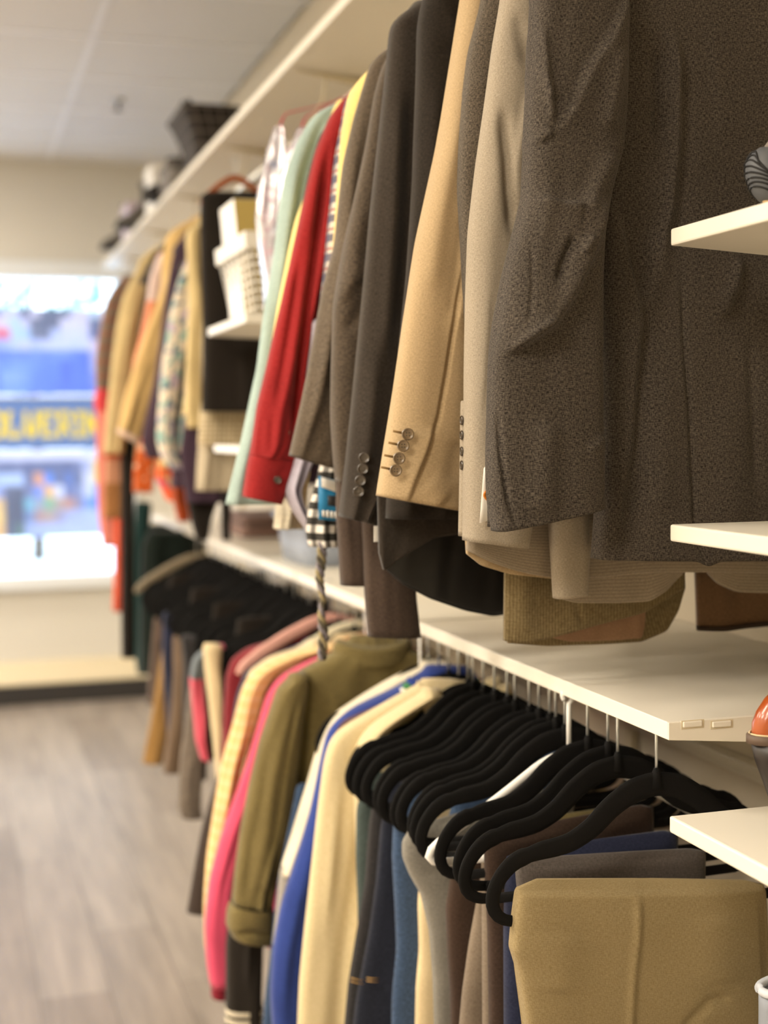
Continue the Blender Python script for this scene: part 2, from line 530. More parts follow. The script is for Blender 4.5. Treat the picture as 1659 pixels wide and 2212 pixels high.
# ceiling: suspended grid of tiles
ceil = struct('ceiling', [(X0, Y0, ZC + .02), (X1, Y0, ZC + .02), (X1, Y1, ZC + .02), (X0, Y1, ZC + .02)], [[3, 2, 1, 0]], M['ceil'], loc=(0, 0, ZC))
GX0, GY0, TX, TY = .545, YWALL, 1.22, .61
xs = [GX0 + TX * i for i in range(-4, 2)]
ys = [GY0 - TY * j for j in range(0, 18)]
lights_at = {(-2, 1), (-2, 5), (-2, 9), (-2, 12), (-3, 3), (-3, 7), (-3, 10), (-3, 13)}  # unseen panels; the one by the window added to brighten banner and wall
def lamp_panel(ix, jy):
    x0, x1 = GX0 + TX * ix, GX0 + TX * (ix + 1); y1, y0 = GY0 - TY * jy, GY0 - TY * (jy + 1)
    t = thing('ceiling_light', 'unseen recessed fluorescent ceiling panel glowing above the aisle', 'light', ((x0 + x1) / 2, (y0 + y1) / 2, ZC - .01), 'ceiling light panels')
    bm = bmesh.new()
    box(bm, x0 + .015, x1 - .015, y0 + .015, y0 + .04, ZC - .006, ZC + .006); box(bm, x0 + .015, x1 - .015, y1 - .04, y1 - .015, ZC - .006, ZC + .006)
    box(bm, x0 + .015, x0 + .04, y0 + .04, y1 - .04, ZC - .006, ZC + .006); box(bm, x1 - .04, x1 - .015, y0 + .04, y1 - .04, ZC - .006, ZC + .006)
    mkbm('frame', bm, M['tbar'], t)
    boxo('diffuser', x0 + .04, x1 - .04, y0 + .04, y1 - .04, ZC, ZC + .01, M['lampglow'], t)
    ld = bpy.data.lights.new('panel_lamp', 'AREA'); ld.shape = 'RECTANGLE'; ld.size = x1 - x0 - .1; ld.size_y = y1 - y0 - .1
    ld.energy = LAMP_W; ld.color = LAMP_COL
    lo = bpy.data.objects.new('panel_lamp', ld); COL.objects.link(lo); lo.parent = t; lo.location = (0, 0, -.004)
m, nt, b = _new('lamp_diffuser')
b.inputs['Base Color'].default_value = (.9, .9, .9, 1)
b.inputs['Emission Color'].default_value = (*LAMP_COL, 1); b.inputs['Emission Strength'].default_value = 4.0
M['lampglow'] = m
for i in range(-4, 1):
    for j in range(0, 17):
        x0, x1 = GX0 + TX * i, min(GX0 + TX * (i + 1), XW); y1, y0 = GY0 - TY * j, GY0 - TY * (j + 1)
        x0 = max(x0, X0)
        if (i, j) in lights_at:
            lamp_panel(i, j); continue
        if y1 < 3.0 and i < -1: continue
        boxo('ceiling_tile', x0 + .012, x1 - .012, y0 + .012, y1 - .012, ZC - .004, ZC + .012, M['ceil'], ceil, .004)
for x in xs:
    if X0 < x < XW: boxo('grid_bar', x - .012, x + .012, Y0, YWALL, ZC - .008, ZC + .01, M['tbar'], ceil)
for y in ys:
    if y > Y0: boxo('grid_bar', X0, XW, y - .012, y + .012, ZC - .007, ZC + .01, M['tbar'], ceil)
# sprinkler head
sp = WZ(255, 228, ZC - .03)
t = thing('sprinkler_head', 'small metal sprinkler head on the white ceiling tiles', 'sprinkler', (sp[0], sp[1], ZC))
ph = np.linspace(0, 2 * np.pi, 14, endpoint=False)
def lathe(name, prof, c, mat, parent, m=18, label=None):
    ph = np.linspace(0, 2 * np.pi, m, endpoint=False)
    rings = [np.stack([c[0] + r * np.cos(ph), c[1] + r * np.sin(ph), np.full(m, c[2] + z)], 1) for r, z in prof]
    return loft(name, rings, mat, parent, label=label)
lathe('escutcheon', [(.001, .0), (.03, .0), (.028, -.008), (.012, -.012), (.001, -.012)], (sp[0], sp[1], ZC - .004), M['hook'], t)
lathe('deflector', [(.001, -.04), (.006, -.04), (.006, -.012), (.006, -.042), (.02, -.044), (.02, -.047), (.001, -.047)], (sp[0], sp[1], ZC - .004), M['metal_dark'], t)

# far wall with the shop window
WX0, WX1 = -2.1, .93
WZB, WZT = EYE - .106 * YWALL, EYE + .1135 * YWALL
yf = YWALL
fw = struct('wall_far', [(X0, yf, 0), (WX0, yf, 0), (WX1, yf, 0), (X1, yf, 0),
                         (X0, yf, WZB), (WX0, yf, WZB), (WX1, yf, WZB), (X1, yf, WZB),
                         (X0, yf, WZT), (WX0, yf, WZT), (WX1, yf, WZT), (X1, yf, WZT),
                         (X0, yf, ZC + .03), (WX0, yf, ZC + .03), (WX1, yf, ZC + .03), (X1, yf, ZC + .03)],
            [[0, 1, 5, 4], [1, 2, 6, 5], [2, 3, 7, 6], [4, 5, 9, 8], [6, 7, 11, 10], [8, 9, 13, 12], [9, 10, 14, 13], [10, 11, 15, 14]], M['wallfar'])
win = struct('window_1', [(WX0, yf + .1, WZB), (WX1, yf + .1, WZB), (WX1, yf + .1, WZB - .02), (WX0, yf + .1, WZB - .02)], [[0, 1, 2, 3]], M['frame'])
for nm, a in (('window_frame', (WX0 - .05, WX1 + .05, yf - .03, yf + .12, WZT - .055, WZT + .035)), ('window_frame', (WX0 - .05, WX0 + .03, yf - .02, yf + .12, WZB, WZT)),
              ('window_frame', (WX1 - .03, WX1 + .05, yf - .02, yf + .12, WZB, WZT)), ('window_sill', (WX0 - .05, WX1 + .05, yf - .06, yf + .12, WZB - .03, WZB + .045)),
              ('mullion', (-.62, -.57, yf + .03, yf + .08, WZB, WZT))):
    boxo(nm, *a, M['frame'], win, .004)
m, nt, b = _new('window_glass')
nt.nodes.remove(b)
tr = nt.nodes.new('ShaderNodeBsdfTransparent'); gl = nt.nodes.new('ShaderNodeBsdfGlossy'); gl.inputs['Roughness'].default_value = .02
mx = nt.nodes.new('ShaderNodeMixShader'); mx.inputs[0].default_value = .06
nt.links.new(tr.outputs[0], mx.inputs[1]); nt.links.new(gl.outputs[0], mx.inputs[2]); nt.links.new(mx.outputs[0], nt.nodes['Material Output'].inputs[0])
M['glass'] = m
boxo('pane', WX0, -.6, yf + .05, yf + .056, WZB, WZT, M['glass'], win)
boxo('pane', -.6, WX1, yf + .05, yf + .056, WZB, WZT, M['glass'], win)
# low ledge under the window and the black kick board
t = struct('baseboard_far', [(X0, yf - .12, .115), (X1 - .01, yf - .12, .115), (X1 - .01, yf, .215), (X0, yf, .215), (X0, yf - .12, 0.10), (X1 - .01, yf - .12, 0.10)],
           [[0, 1, 2, 3], [4, 5, 1, 0]], M['cream'])
boxo('kick_board', X0, X1 - .01, yf - .14, yf, 0.0, .105, M['blackbase'], t)

# outside: pale pavement, a kerb wall and two trees in blossom light
M['pave'] = plain('pavement', C('dfe3e6'), .9, noise=.05, nscale=2)
struct('ground_outside', [(-14, yf + .15, -.12), (14, yf + .15, -.12), (14, 40, -.12), (-14, 40, -.12)], [[0, 1, 2, 3]], M['pave'])
M['leaf'] = plain('leaf', C('6a9a94'), .7, noise=.3, nscale=10)
M['bark'] = plain('bark', C('6a5d52'), .9, noise=.3, nscale=10)
for (tx, ty, hh, seed, lab) in ((-1.2, 14.0, 3.6, 3, 'slim tree with loose pale leaves outside, by the window mullion'), (1.0, 17.5, 4.2, 5, 'taller leafy tree outside, behind the window banner')):
    t = thing('street_tree', lab, 'tree', (tx, ty, -.12), 'trees outside the window')
    wire('trunk', [(tx, ty, -.12), (tx + .03, ty, 1.0), (tx - .02, ty, 2.2), (tx, ty, hh)], [.09, .07, .05, .02], M['bark'], t)
    r = np.random.RandomState(seed); vs = []; fs = []
    for k in range(520):
        c = np.array([tx, ty, hh * .72]) + r.normal(0, 1, 3) * np.array([1.0, .8, .75]) * hh * .26
        d = r.normal(0, 1, 3); d /= np.linalg.norm(d); e = np.cross(d, r.normal(0, 1, 3)); e /= np.linalg.norm(e); s = r.uniform(.07, .17)
        i0 = len(vs); vs += [c - d * s, c + e * s * .5, c + d * s, c - e * s * .5]; fs.append([i0, i0 + 1, i0 + 2, i0 + 3])
    o = mk('crown', vs, fs, M['leaf'], t, smooth=False); o['kind'] = 'stuff'

# window posters: flat prints of coarse colour patches
def poster(name, label, x0, x1, z0, z1, grid, y):
    """grid: rows top to bottom of hex colours, one patch each"""
    t = thing(name, label, 'poster', ((x0 + x1) / 2, y, z0))
    nr, nc = len(grid), len(grid[0])
    S = 3
    vs = []; cols = []; fs = []
    arr = np.array([[srgb(h)[:3] for h in row] for row in grid]) * .8 + .2 * np.array(srgb('d4daf2')[:3])  # inks blended toward lavender-white: window haze put into the print colour
    R, Cn = nr * S, nc * S
    for i in range(R + 1):
        for j in range(Cn + 1):
            vs.append((x0 + (x1 - x0) * j / Cn, y, z1 + (z0 - z1) * i / R))
            ci = min(nr - 1, i // S); cj = min(nc - 1, j // S)
            cols.append((*arr[ci, cj], 1))
    for i in range(R):
        for j in range(Cn):
            a = i * (Cn + 1) + j; fs.append([a, a + Cn + 1, a + Cn + 2, a + 1])
    o = mk('print', vs, fs, M['poster'], t, smooth=False)
    at = o.data.color_attributes.new('ink', 'FLOAT_COLOR', 'POINT')
    at.data.foreach_set('color', np.array(cols).ravel())
    boxo('backing', x0, x1, y + .001, y + .004, z0, z1, M['paper'], t)
    return t
m, nt, b = _new('poster_print')
ca = nt.nodes.new('ShaderNodeVertexColor'); ca.layer_name = 'ink'
tl = nt.nodes.new('ShaderNodeBsdfTranslucent'); df = nt.nodes.new('ShaderNodeBsdfDiffuse'); ad = nt.nodes.new('ShaderNodeMixShader'); ad.inputs[0].default_value = .40
nt.links.new(ca.outputs['Color'], tl.inputs['Color']); nt.links.new(ca.outputs['Color'], df.inputs['Color'])
nt.links.new(df.outputs[0], ad.inputs[1]); nt.links.new(tl.outputs[0], ad.inputs[2]); nt.links.new(ad.outputs[0], nt.nodes['Material Output'].inputs[0])
nt.nodes.remove(b)
M['poster'] = m
m, nt, b = _new('thin_paper')
tl = nt.nodes.new('ShaderNodeBsdfTranslucent'); tl.inputs['Color'].default_value = (.9, .92, .95, 1)
df = nt.nodes.new('ShaderNodeBsdfDiffuse'); df.inputs['Color'].default_value = (.9, .9, .9, 1)
ad = nt.nodes.new('ShaderNodeMixShader'); ad.inputs[0].default_value = .75
nt.links.new(df.outputs[0], ad.inputs[1]); nt.links.new(tl.outputs[0], ad.inputs[2]); nt.links.new(ad.outputs[0], nt.nodes['Material Output'].inputs[0])
nt.nodes.remove(b)
M['paper'] = m
yp = yf - .005
def zpy(py, px=100): return W(px, py, yp)[2]
px0, px1 = W(-330, 900, yp)[0], W(243, 900, yp)[0]
cols_n = 26
def pad(vis):
    """patches for the part in view (px 0..243); the sheet goes on to the left in the same tones"""
    k = cols_n - len(vis)
    return [vis[(i * 3 + 1) % len(vis)] for i in range(k)] + vis
A_ = [
 ['3a3f66', 'c9c6e6', 'd0cbe8', '4a4c70', 'd6cfe6', '63687f', '565b74', '63687f', 'd4cbe6', 'dccfe4', 'c6dcf2', 'e0d2e4'],
 ['e8c8d8', 'd6cfe6', 'b4cfee', 'c9c6e6', '63687f', '565b74', '5a6078', 'd9d3ec', 'dcd6f0', 'd9d3ec', '545a80', '6a7096'],
 ['e2607a', 'e2607a', 'b4cfee', 'a9c8f0', '6d748c', '63687f', 'b7c2ee', 'cfd0f2', 'd3d6f4', 'cfd0f2', '4f5a8c', '8d92b8'],
 ['8fa6ea', '9fb0ee', 'b9c4f0', 'c6c8ee', 'b0bcf0', 'c2c8f2', 'c9cff4', 'c9cff4', 'c0caf4', 'c9cff4', 'd9c8e4', 'e4d0e4'],
 ['4a70e0', '5078e4', '5a80e6', '5a80e6', '6388ea', '5a80e6', '6388ea', '6388ea', '5078e4', '3f68dc', 'b9b6e6', 'dcc8e4'],
 ['5a86ee', '5d88ee', '6a92f2', '6690f0', '5a84ec', '4f7ae8', '4f7ae8', '3a62d4', '4670e0', '3f68dc', 'a7aee6', 'dcc8e4'],
 ['4a76e4', '7aa0f4', '7aa0f4', '6a92f2', '4f7ae8', '4a76e4', '4a76e4', '3a62d4', '4670e0', '456ee0', '7f90e0', 'd8c4e2'],
 ['4a76e4', '6a92f2', '6a92f2', '5d88ee', '4a76e4', '4a76e4', '456ee0', '3f68dc', '4670e0', '456ee0', '6a80dc', 'e0c4d8']]
poster('window_poster', 'wide blue and lavender poster of jerseys in the window above the banner', px0, px1, zpy(853), zpy(667), [pad(r) for r in A_], yp)
B_ = [
 ['cfd2f0', 'd5d6f2', 'd9daf4', 'd5d6f2', 'dcdcf4', 'd9daf4', 'd5d6f2', 'd9daf4', 'dcdcf4', 'd9daf4', 'e2e4f8', 'd9daf4'],
 ['5a6690', '55618c', '66709a', '4f5a88', '55618c', '505c8a', '55618c', '4a5684', '6a74a0', 'aeb6dc', 'f0d86a', 'f0d86a'],
 ['a8c0ee', 'b4c8f2', 'b4c8f2', '55618c', 'e09a5a', '4f86e6', '55618c', '4f6fb8', '5a6690', 'd6daf2', 'f4d850', 'f4d850'],
 ['8f9cd0', '4a5068', '41475c', '6a74a0', '6f8ee0', 'f0b850', 'd8dcf2', '5f70a8', '7a86b4', 'd0d6f0', '6f9cf0', 'f0d24a'],
 ['e8c070', '3f4458', '3a4054', '6fb0c8', '9aa0b4', '7fb48a', 'b49a8a', 'c08a70', '8d84a0', '6f9cf0', '4f8af0', 'c6d2f4'],
 ['f0c86a', '3f4458', '3a4054', '6a84b4', 'b08a7c', 'b49a8a', '9f96b0', 'a7b2dc', 'aab8e8', 'b4c4f0', 'b4c4f0', 'c6d2f4'],
 ['e8b860', '4a5068', '4a6a5c', 'a0b0e0', 'a7b6e6', 'aebcec', 'aebcec', 'b4c2f0', 'b4c2f0', 'b4c2f0', 'bac8f2', 'c6d2f4']]
poster('window_poster', 'busy colourful crowd photograph poster in the window below the banner', px0, px1, zpy(1160), zpy(972), [pad(r) for r in B_], yp)
t = thing('window_banner', 'navy banner with bold yellow capital letters across the shop window', 'banner', ((px0 + px1) / 2, yp, zpy(970)))
m, nt, b = _new('banner_navy')
tl = nt.nodes.new('ShaderNodeBsdfTranslucent'); tl.inputs['Color'].default_value = C('8098c8')
df = nt.nodes.new('ShaderNodeBsdfDiffuse'); df.inputs['Color'].default_value = C('6a86bc')
ad = nt.nodes.new('ShaderNodeMixShader'); ad.inputs[0].default_value = .5
nt.links.new(df.outputs[0], ad.inputs[1]); nt.links.new(tl.outputs[0], ad.inputs[2]); nt.links.new(ad.outputs[0], nt.nodes['Material Output'].inputs[0]); nt.nodes.remove(b)
M['navyb'] = m
FONT = {'W': ['1100011', '1100011', '1101011', '1101011', '1111111', '1110111', '1100011'], 'O': ['0111110', '1110111', '1100011', '1100011', '1100011', '1110111', '0111110'],
        'L': ['1110000', '1100000', '1100000', '1100000', '1100001', '1100011', '1111111'], 'V': ['1100011', '1100011', '1100011', '1110111', '0110110', '0111110', '0011100'],
        'E': ['1111111', '1100001', '1101000', '1111000', '1101000', '1100001', '1111111'], 'R': ['1111110', '1100011', '1100011', '1111110', '1101100', '1100110', '1100011'],
        'I': ['1111', '0110', '0110', '0110', '0110', '0110', '1111'], 'N': ['1100011', '1110011', '1111011', '1111111', '1101111', '1100111', '1100011'],
        'S': ['0111111', '1100001', '1110000', '0111110', '0000111', '1000011', '1111110']}
rowsB = [''] * 7
for ch in 'WOLVERINES':
    for k in range(7): rowsB[k] += FONT[ch][k] + '0'
nv = len(rowsB[0])
xa, xb = W(-62, 915, yp)[0], W(292, 915, yp)[0]
cw = (xb - xa) / nv; zh = (zpy(886) - zpy(944)) / 7
za, zb_ = zpy(855), zpy(970)
ncl = max(0, int((xa - px0) / cw)); 
full = ['0' * (ncl + nv)] * 4 + ['0' * ncl + r for r in rowsB] + ['0' * (ncl + nv)] * 3
bx0 = xa - ncl * cw
ztop = zpy(886) + 4 * zh * .95
vs = []; cols = []; fs = []
NAVY, YEL = srgb('7388b2')[:3], srgb('f4d43a')[:3]
for i, r in enumerate(full):
    for j, chh in enumerate(r):
        i0 = len(vs); z1_ = ztop - i * zh
        vs += [(bx0 + j * cw, yp - .003, z1_), (bx0 + (j + 1) * cw, yp - .003, z1_), (bx0 + (j + 1) * cw, yp - .003, z1_ - zh), (bx0 + j * cw, yp - .003, z1_ - zh)]
        cols += [(*(YEL if chh == '1' else NAVY), 1)] * 4; fs.append([i0 + 3, i0 + 2, i0 + 1, i0])
o = mk('banner_print', vs, fs, M['poster'], t, smooth=False)
at = o.data.color_attributes.new('ink', 'FLOAT_COLOR', 'POINT'); at.data.foreach_set('color', np.array(cols).ravel())
boxo('backing', bx0, bx0 + len(full[0]) * cw, yp - .0015, yp + .0005, ztop - len(full) * zh, ztop, M['paper'], t)
boxo('hem_rod', bx0, bx0 + len(full[0]) * cw, yp - .008, yp - .003, ztop - .012, ztop, M['frame'], t)

# ------------------------------------------------------------------ shelves and rods
def shelf(label, y0, y1, z, lip=.021, back=.048, x0=XF, x1=XW - .002, group='cream metal wall shelves', clips=False, name='wall_shelf', hollow=False):
    t = thing(name, label, 'shelf', ((x0 + x1) / 2, (y0 + y1) / 2, z - back), group)
    def prism(nm, prof, ya, yb, bev):
        bm = bmesh.new()
        a = [bm.verts.new((x, ya, zz)) for x, zz in prof]; b2 = [bm.verts.new((x, yb, zz)) for x, zz in prof]
        bm.faces.new(a); bm.faces.new(b2[::-1])
        k = len(prof)
        for i in range(k):
            j = (i + 1) % k; bm.faces.new([a[j], a[i], b2[i], b2[j]])
        bmesh.ops.recalc_face_normals(bm, faces=bm.faces)
        if bev:
            es = [e for e in bm.edges if e.verts[0].co.x < x0 + .001 or e.verts[1].co.x < x0 + .001]
            bmesh.ops.bevel(bm, geom=es, offset=bev, segments=2, affect='EDGES', profile=.5)
        return mkbm(nm, bm, M['shelf'], t)
    full = [(x0, z), (x0, z - lip), (x0 + .015, z - lip), (x1, z - back), (x1, z)]
    if not hollow:
        prism('board', full, y0, y1, .0025)
    else:   # folded sheet: thin deck, front lip, tapered end plates
        prism('board', [(x0, z), (x0, z - lip), (x0 + .003, z - lip), (x0 + .003, z - .002), (x1, z - .002), (x1, z)], y0 + .002, y1 - .002, .001)
        for ya in (y0, y1 - .003):
            prism('end_plate', [(x0 + .0005, z - .0005), (x0 + .0005, z - lip), (x1, z - back), (x1, z - .0005)], ya, ya + .003, .0008)
    if clips:
        for cx, w in ((1496, .0125), (1559, .0125)):
            c = W(cx, 1564, y0 - .001)
            bm = bmesh.new(); box(bm, c[0] - w, c[0] + w, y0 - .0025, y0 + .001, c[2] - .0035, c[2] + .0035, .0014)
            mkbm('clip', bm, M['shelf'], t, smooth=False)
            bm = bmesh.new(); box(bm, c[0] - w - .002, c[0] + w + .003, y0 - .0006, y0 + .001, c[2] - .0055, c[2] + .0045, .0002)
            mkbm('slot', bm, M['cream'], t)
    return t
ords = ['nearest', 'second', 'third', 'fourth', 'fifth', 'sixth', 'last']
for i in range(5):
    y0 = YB + BAY * i + (.004 if i else 0); y1 = min(YB + BAY * (i + 1) - .012, 5.75)
    if i == 4: y1 = 5.72
    lab = ['cream metal shelf under the suit jackets, slotted end towards the shoe shelves', 'cream metal shelf carrying the pale blue bin, behind the braided sash',
           'cream metal shelf above the far row of black hangers, third along the wall', 'cream metal shelf beneath the plum dress, fourth along the wall',
           'bright white-edged shelf end furthest along the lower row'][i]
    shelf(lab, y0, y1, ZMID, clips=(i == 0), hollow=True, back=.062)
for i in range(7):
    y0 = YB + BAY * i; y1 = min(YB + BAY * (i + 1) - .005, 7.42)
    lab = ['long top shelf section right above the tweed jacket', 'long top shelf section above the dark suits', 'long top shelf section above the red shirt',
           'long top shelf section above the wire basket', 'long top shelf section carrying the plaid bag', 'long top shelf section carrying small grey goods',
           'long top shelf section meeting the far wall'][i]
    shelf(lab, y0, y1, ZTOP, lip=.024, back=.05)
    # bracket at the joint
    br = bpy.data.objects
for i in range(1, 7):
    y = YB + BAY * i
    o = mk('shelf_bracket', [(XF + .02, y - .006, ZTOP - .028), (XW - .02, y - .006, ZTOP - .05), (XW - .02, y - .006, ZTOP - .10),
                             (XF + .02, y + .006, ZTOP - .028), (XW - .02, y + .006, ZTOP - .05), (XW - .02, y + .006, ZTOP - .10)],
           [[0, 1, 2], [3, 5, 4], [0, 3, 4, 1], [1, 4, 5, 2], [2, 5, 3, 0]], M['cream'], smooth=False)
    tag(o, 'triangular cream bracket under the top shelf, joint number %d from the suits' % i if False else
        ['triangular cream bracket under the top shelf above the black suits', 'triangular cream bracket under the top shelf above the mint shirt',
         'triangular cream bracket under the top shelf above the bagged clothes', 'triangular cream bracket under the top shelf above the black trousers',
         'triangular cream bracket under the top shelf above the olive-beige coat', 'triangular cream bracket under the top shelf by the far wall'][i - 1], 'bracket', 'top shelf brackets')
for lab, z, y0 in (('cream shoe shelf above eye level holding a grey sneaker', 1.682, -.6), ('empty cream shoe shelf at chest height', 1.347, -.6), ('cream shoe shelf holding the orange-brown heeled shoe', 1.008, -.6),
                   ('lowest cream shoe shelf holding the pale grey slip-on', .70, -.6)):
    shelf(lab, y0, YB - .002, z, lip=.0195, back=.046, group='cream shoe shelves')
XU, ZU, XL, ZL = .82, 2.150, .815, 1.104
t = thing('hanging_rod', 'pale metal rod carrying the upper row of jackets and shirts', 'rod', (XU, 4, ZU))
wire('tube', [(XU, YB + .03, ZU), (XU, 7.3, ZU)], .0125, M['rodm'], t, m=12)
for i in range(1, 7):
    y = YB + BAY * i
    wire('rod_holder', [(XU, y, ZU + .01), (XU + .05, y, (ZU + ZTOP) / 2), (XU + .06, y, ZTOP - .026)], .003, M['cream'], t, m=6)
t = thing('hanging_rod', 'pale metal rod carrying the lower row of trousers', 'rod', (XL, 3.5, ZL))
wire('tube', [(XL, YB + .006, ZL), (XL, 5.7, ZL)], .006, M['rodm'], t, m=12)

# ------------------------------------------------------------------ hangers
def hanger_mesh(kind):
    """outline in x,z around the neck: returns path, half heights"""
    if kind == 'velvet':
        half = [(0, .0), (-.03, -.006), (-.058, -.024), (-.082, -.048), (-.108, -.063), (-.132, -.068), (-.15, -.069), (-.156, -.074), (-.166, -.073), (-.184, -.083),
                (-.199, -.101), (-.206, -.122), (-.203, -.140), (-.19, -.150), (-.165, -.153)]
        hh = [.0155, .0155, .0145, .0135, .0125, .0120, .0115, .009, .0115, .0105, .0092, .0085, .008, .0072, .0068]
    elif kind == 'white':
        half = [(0, 0), (-.04, -.012), (-.1, -.05), (-.16, -.085), (-.2, -.108), (-.213, -.122), (-.2, -.132), (-.165, -.133)]
        hh = [.006] * 8
    else:
        half = [(0, 0), (-.04, -.008), (-.1, -.036), (-.16, -.07), (-.2, -.098), (-.212, -.115)]
        hh = [.014, .015, .0155, .015, .013, .008]
    return np.array(half), np.array(hh)

def resample(pts, vals, n):
    d = np.concatenate([[0], np.cumsum(np.linalg.norm(np.diff(pts, axis=0), axis=1))]); d /= d[-1]
    t = np.linspace(0, 1, n)
    return np.stack([smooth_interp(t, d, pts[:, k], 1) for k in range(pts.shape[1])], 1), np.interp(t, d, vals)

_HM = {}
def hanger(label, x, y, z, rot=0.0, kind='velvet', mat=None, group=None, name=None, hook=.0755, tilt=0.0):
    """hanger hung with its neck at (x, y, z); copies share mesh data"""
    key = (kind, mat.name if mat else '', round(hook, 3), z > 1.5)
    t = thing(name or 'clothes_hanger', label, 'hanger', (x, y, z), group)
    t.rotation_euler = (0, tilt, rot)
    if key in _HM:
        for nm, me in _HM[key]:
            o = bpy.data.objects.new(nm, me); COL.objects.link(o); o.parent = t
        return t
    t.location = (0, 0, 0); t.rotation_euler = (0, 0, 0)
    half, hh = hanger_mesh(kind)
    full = np.concatenate([half[::-1], half[1:] * [-1, 1]]); fh = np.concatenate([hh[::-1], hh[1:]])
    P2, H2 = resample(full, fh, 72 if kind == 'velvet' else 48)
    pts = np.stack([P2[:, 0], np.zeros(len(P2)), P2[:, 1]], 1)
    th = {'velvet': .0028, 'white': .005, 'wood': .006}[kind]
    parts = []
    fm = mat or {'velvet': M['velvet'], 'white': M['white'], 'wood': M['wood']}[kind]
    # oval sweep: half thickness th across, H2 high
    rings = []
    tan = np.gradient(pts, axis=0); tan /= np.linalg.norm(tan, axis=1)[:, None]
    phs = np.linspace(0, 2 * np.pi, 10, endpoint=False)
    for i in range(len(pts)):
        bdir = np.cross(tan[i], [0, 1, 0])
        rings.append(pts[i] + np.cos(phs)[:, None] * np.array([0, th, 0]) + np.sin(phs)[:, None] * bdir * H2[i])
    o = loft('frame', rings, fm, t, cap0=True, cap1=True); parts.append(o)
    if kind in ('velvet', 'white'):
        zb = half[-1][1]; hb = hh[-1]
        o = wire('trouser_bar', [(-.17, 0, zb), (0, 0, zb), (.17, 0, zb)], hb, fm, t, m=10, flat=(th / hb * 1.2, 1, (0, 1, 0))); parts.append(o)
    if kind == 'velvet':
        o = wire('neck', [(0, 0, -.006), (0, 0, .012), (0, 0, .019)], [.0075, .0055, .003], fm, t, m=10); parts.append(o)
    R = .0165 if z > 1.5 else .0095
    a = np.linspace(-90, 160, 18) * math.pi / 180
    s = hook - R + .0135
    hk = [(0, 0, 0), (0, 0, hook * .35)] + [( .0 + R * math.cos(q) * .0 , 0, 0) for q in []]
    hk = [(0, 0, 0), (0, 0, max(.012, hook - R * 1.3))] + [(R * math.sin(q + math.pi / 2) * 1.0 - 0.0, 0, hook + R * -math.cos(q + math.pi / 2) * 1.0) for q in np.linspace(-.35, 3.9, 16)]
    rr = .0019 if kind != 'white' else .0036
    o = wire('hook', hk, rr, M['hook'] if kind != 'white' else M['white'], t, m=8); parts.append(o)
    _HM[key] = [(o.name.split('.')[0], o.data) for o in parts]
    t.location = (x, y, z); t.rotation_euler = (0, tilt, rot)
    return t

# ------------------------------------------------------------------ garments on the upper rod
def hlabel(pre, label):
    return ' '.join((pre + ' ' + label).replace(',', '').split()[:15])

def px_w(width, Y): return width * F / (Y * .953 + .6 * .297)

def garment(name, label, cat, Y, sl, mat, hem_z, c=XU, width=.105, w1=None, hd=.026, group='upper row of hanging clothes', body=True, hw=(.215, .235), seed=1, hem_slope=0.0,
            wr=.004, folds=4, fold_amp=.011, creases=(), n=56, m=44, collar=None, lining=None, bot=None, hang=True, right=True, smat=None, zsh=None, bodycreases=(), cz=.085, side=.003):
    """shirt or jacket on a hanger; sl: (py, pxL[, pxR]) outline of the sleeve on the aisle side"""
    w1 = w1 or width
    top = W(sl[0][1], sl[0][0], Y)
    zs = zsh or top[2] - .03
    t = thing(name, label, cat, (c, Y, hem_z), group)
    rows = []
    for k, r in enumerate(sl):
        f = k / (len(sl) - 1)
        ww = px_w(width + (w1 - width) * f, Y)
        pr = r[2] if len(r) > 2 and r[2] else r[1] + ww
        rows.append((r[1], r[0], pr, r[0]))
    if bot:   # slanted hem of the sleeve: (pxL, pyL, pxR, pyR)
        rows[-1] = tuple(bot)
    tube('sleeve', rows, Y, hd, smat or mat, t, n=n, m=m, creases=creases, wr=wr, folds=folds, fold_amp=fold_amp, seed=seed, lining=lining, side=side)
    if body:
        yb = Y + .004
        wz = [(zs + cz, .05), (zs + cz - .02, .075), (zs + .035, .12), (zs + .012, hw[0] - .04), (zs - .03, hw[0] - .008), (zs - .12, hw[0]), (zs - .3, hw[0] - .01), ((zs + hem_z) / 2 - .1, hw[0]), (hem_z, hw[1])]
        br = [wrow(c - w, z, c + w, z, yb, 0, (.6 if i < 3 else 1.0)) for i, (z, w) in enumerate(wz)]
        tube('body', br, yb, hd * 1.15, mat, t, n=56, m=44, wr=wr * 1.4, folds=6, fold_amp=fold_amp * 1.3, seed=seed + 3, creases=bodycreases)
        if right:
            xr = c + hw[0] - .02
            rr = [wrow(xr - .01, zs + .0, xr + .05, zs - .02, Y), wrow(xr, zs - .1, xr + .1, zs - .12, Y), wrow(xr + .01, zs - .3, xr + .11, zs - .3, Y), wrow(xr + .02, zs - .58, xr + .11, zs - .58, Y)]
            tube('sleeve', rr, Y + .01, hd, smat or mat, t, n=20, m=20, wr=wr, seed=seed + 8)
        if collar:
            ph = np.linspace(0, 2 * np.pi, 24, endpoint=False)
            rg = []
            for k, (dz, s) in enumerate(((-.02, 1.0), (.012, 1.05), (.03, .95), (.012, .86))):
                rg.append(np.stack([c + .078 * s * np.cos(ph), Y + .036 * s * np.sin(ph), zs + cz - .012 + dz + .012 * np.cos(ph * 2)], 1))
            loft('collar', rg, collar if not isinstance(collar, bool) else mat, t)
    if hang:
        zn = min(zs + cz - .022, ZU - .052)
        hanger(hlabel('dark hanger holding the', label), c, Y + .003, zn, kind='wood', mat=M['metal_dark'], group='hangers of the upper row', hook=ZU + .0125 - zn - .014)
    return t

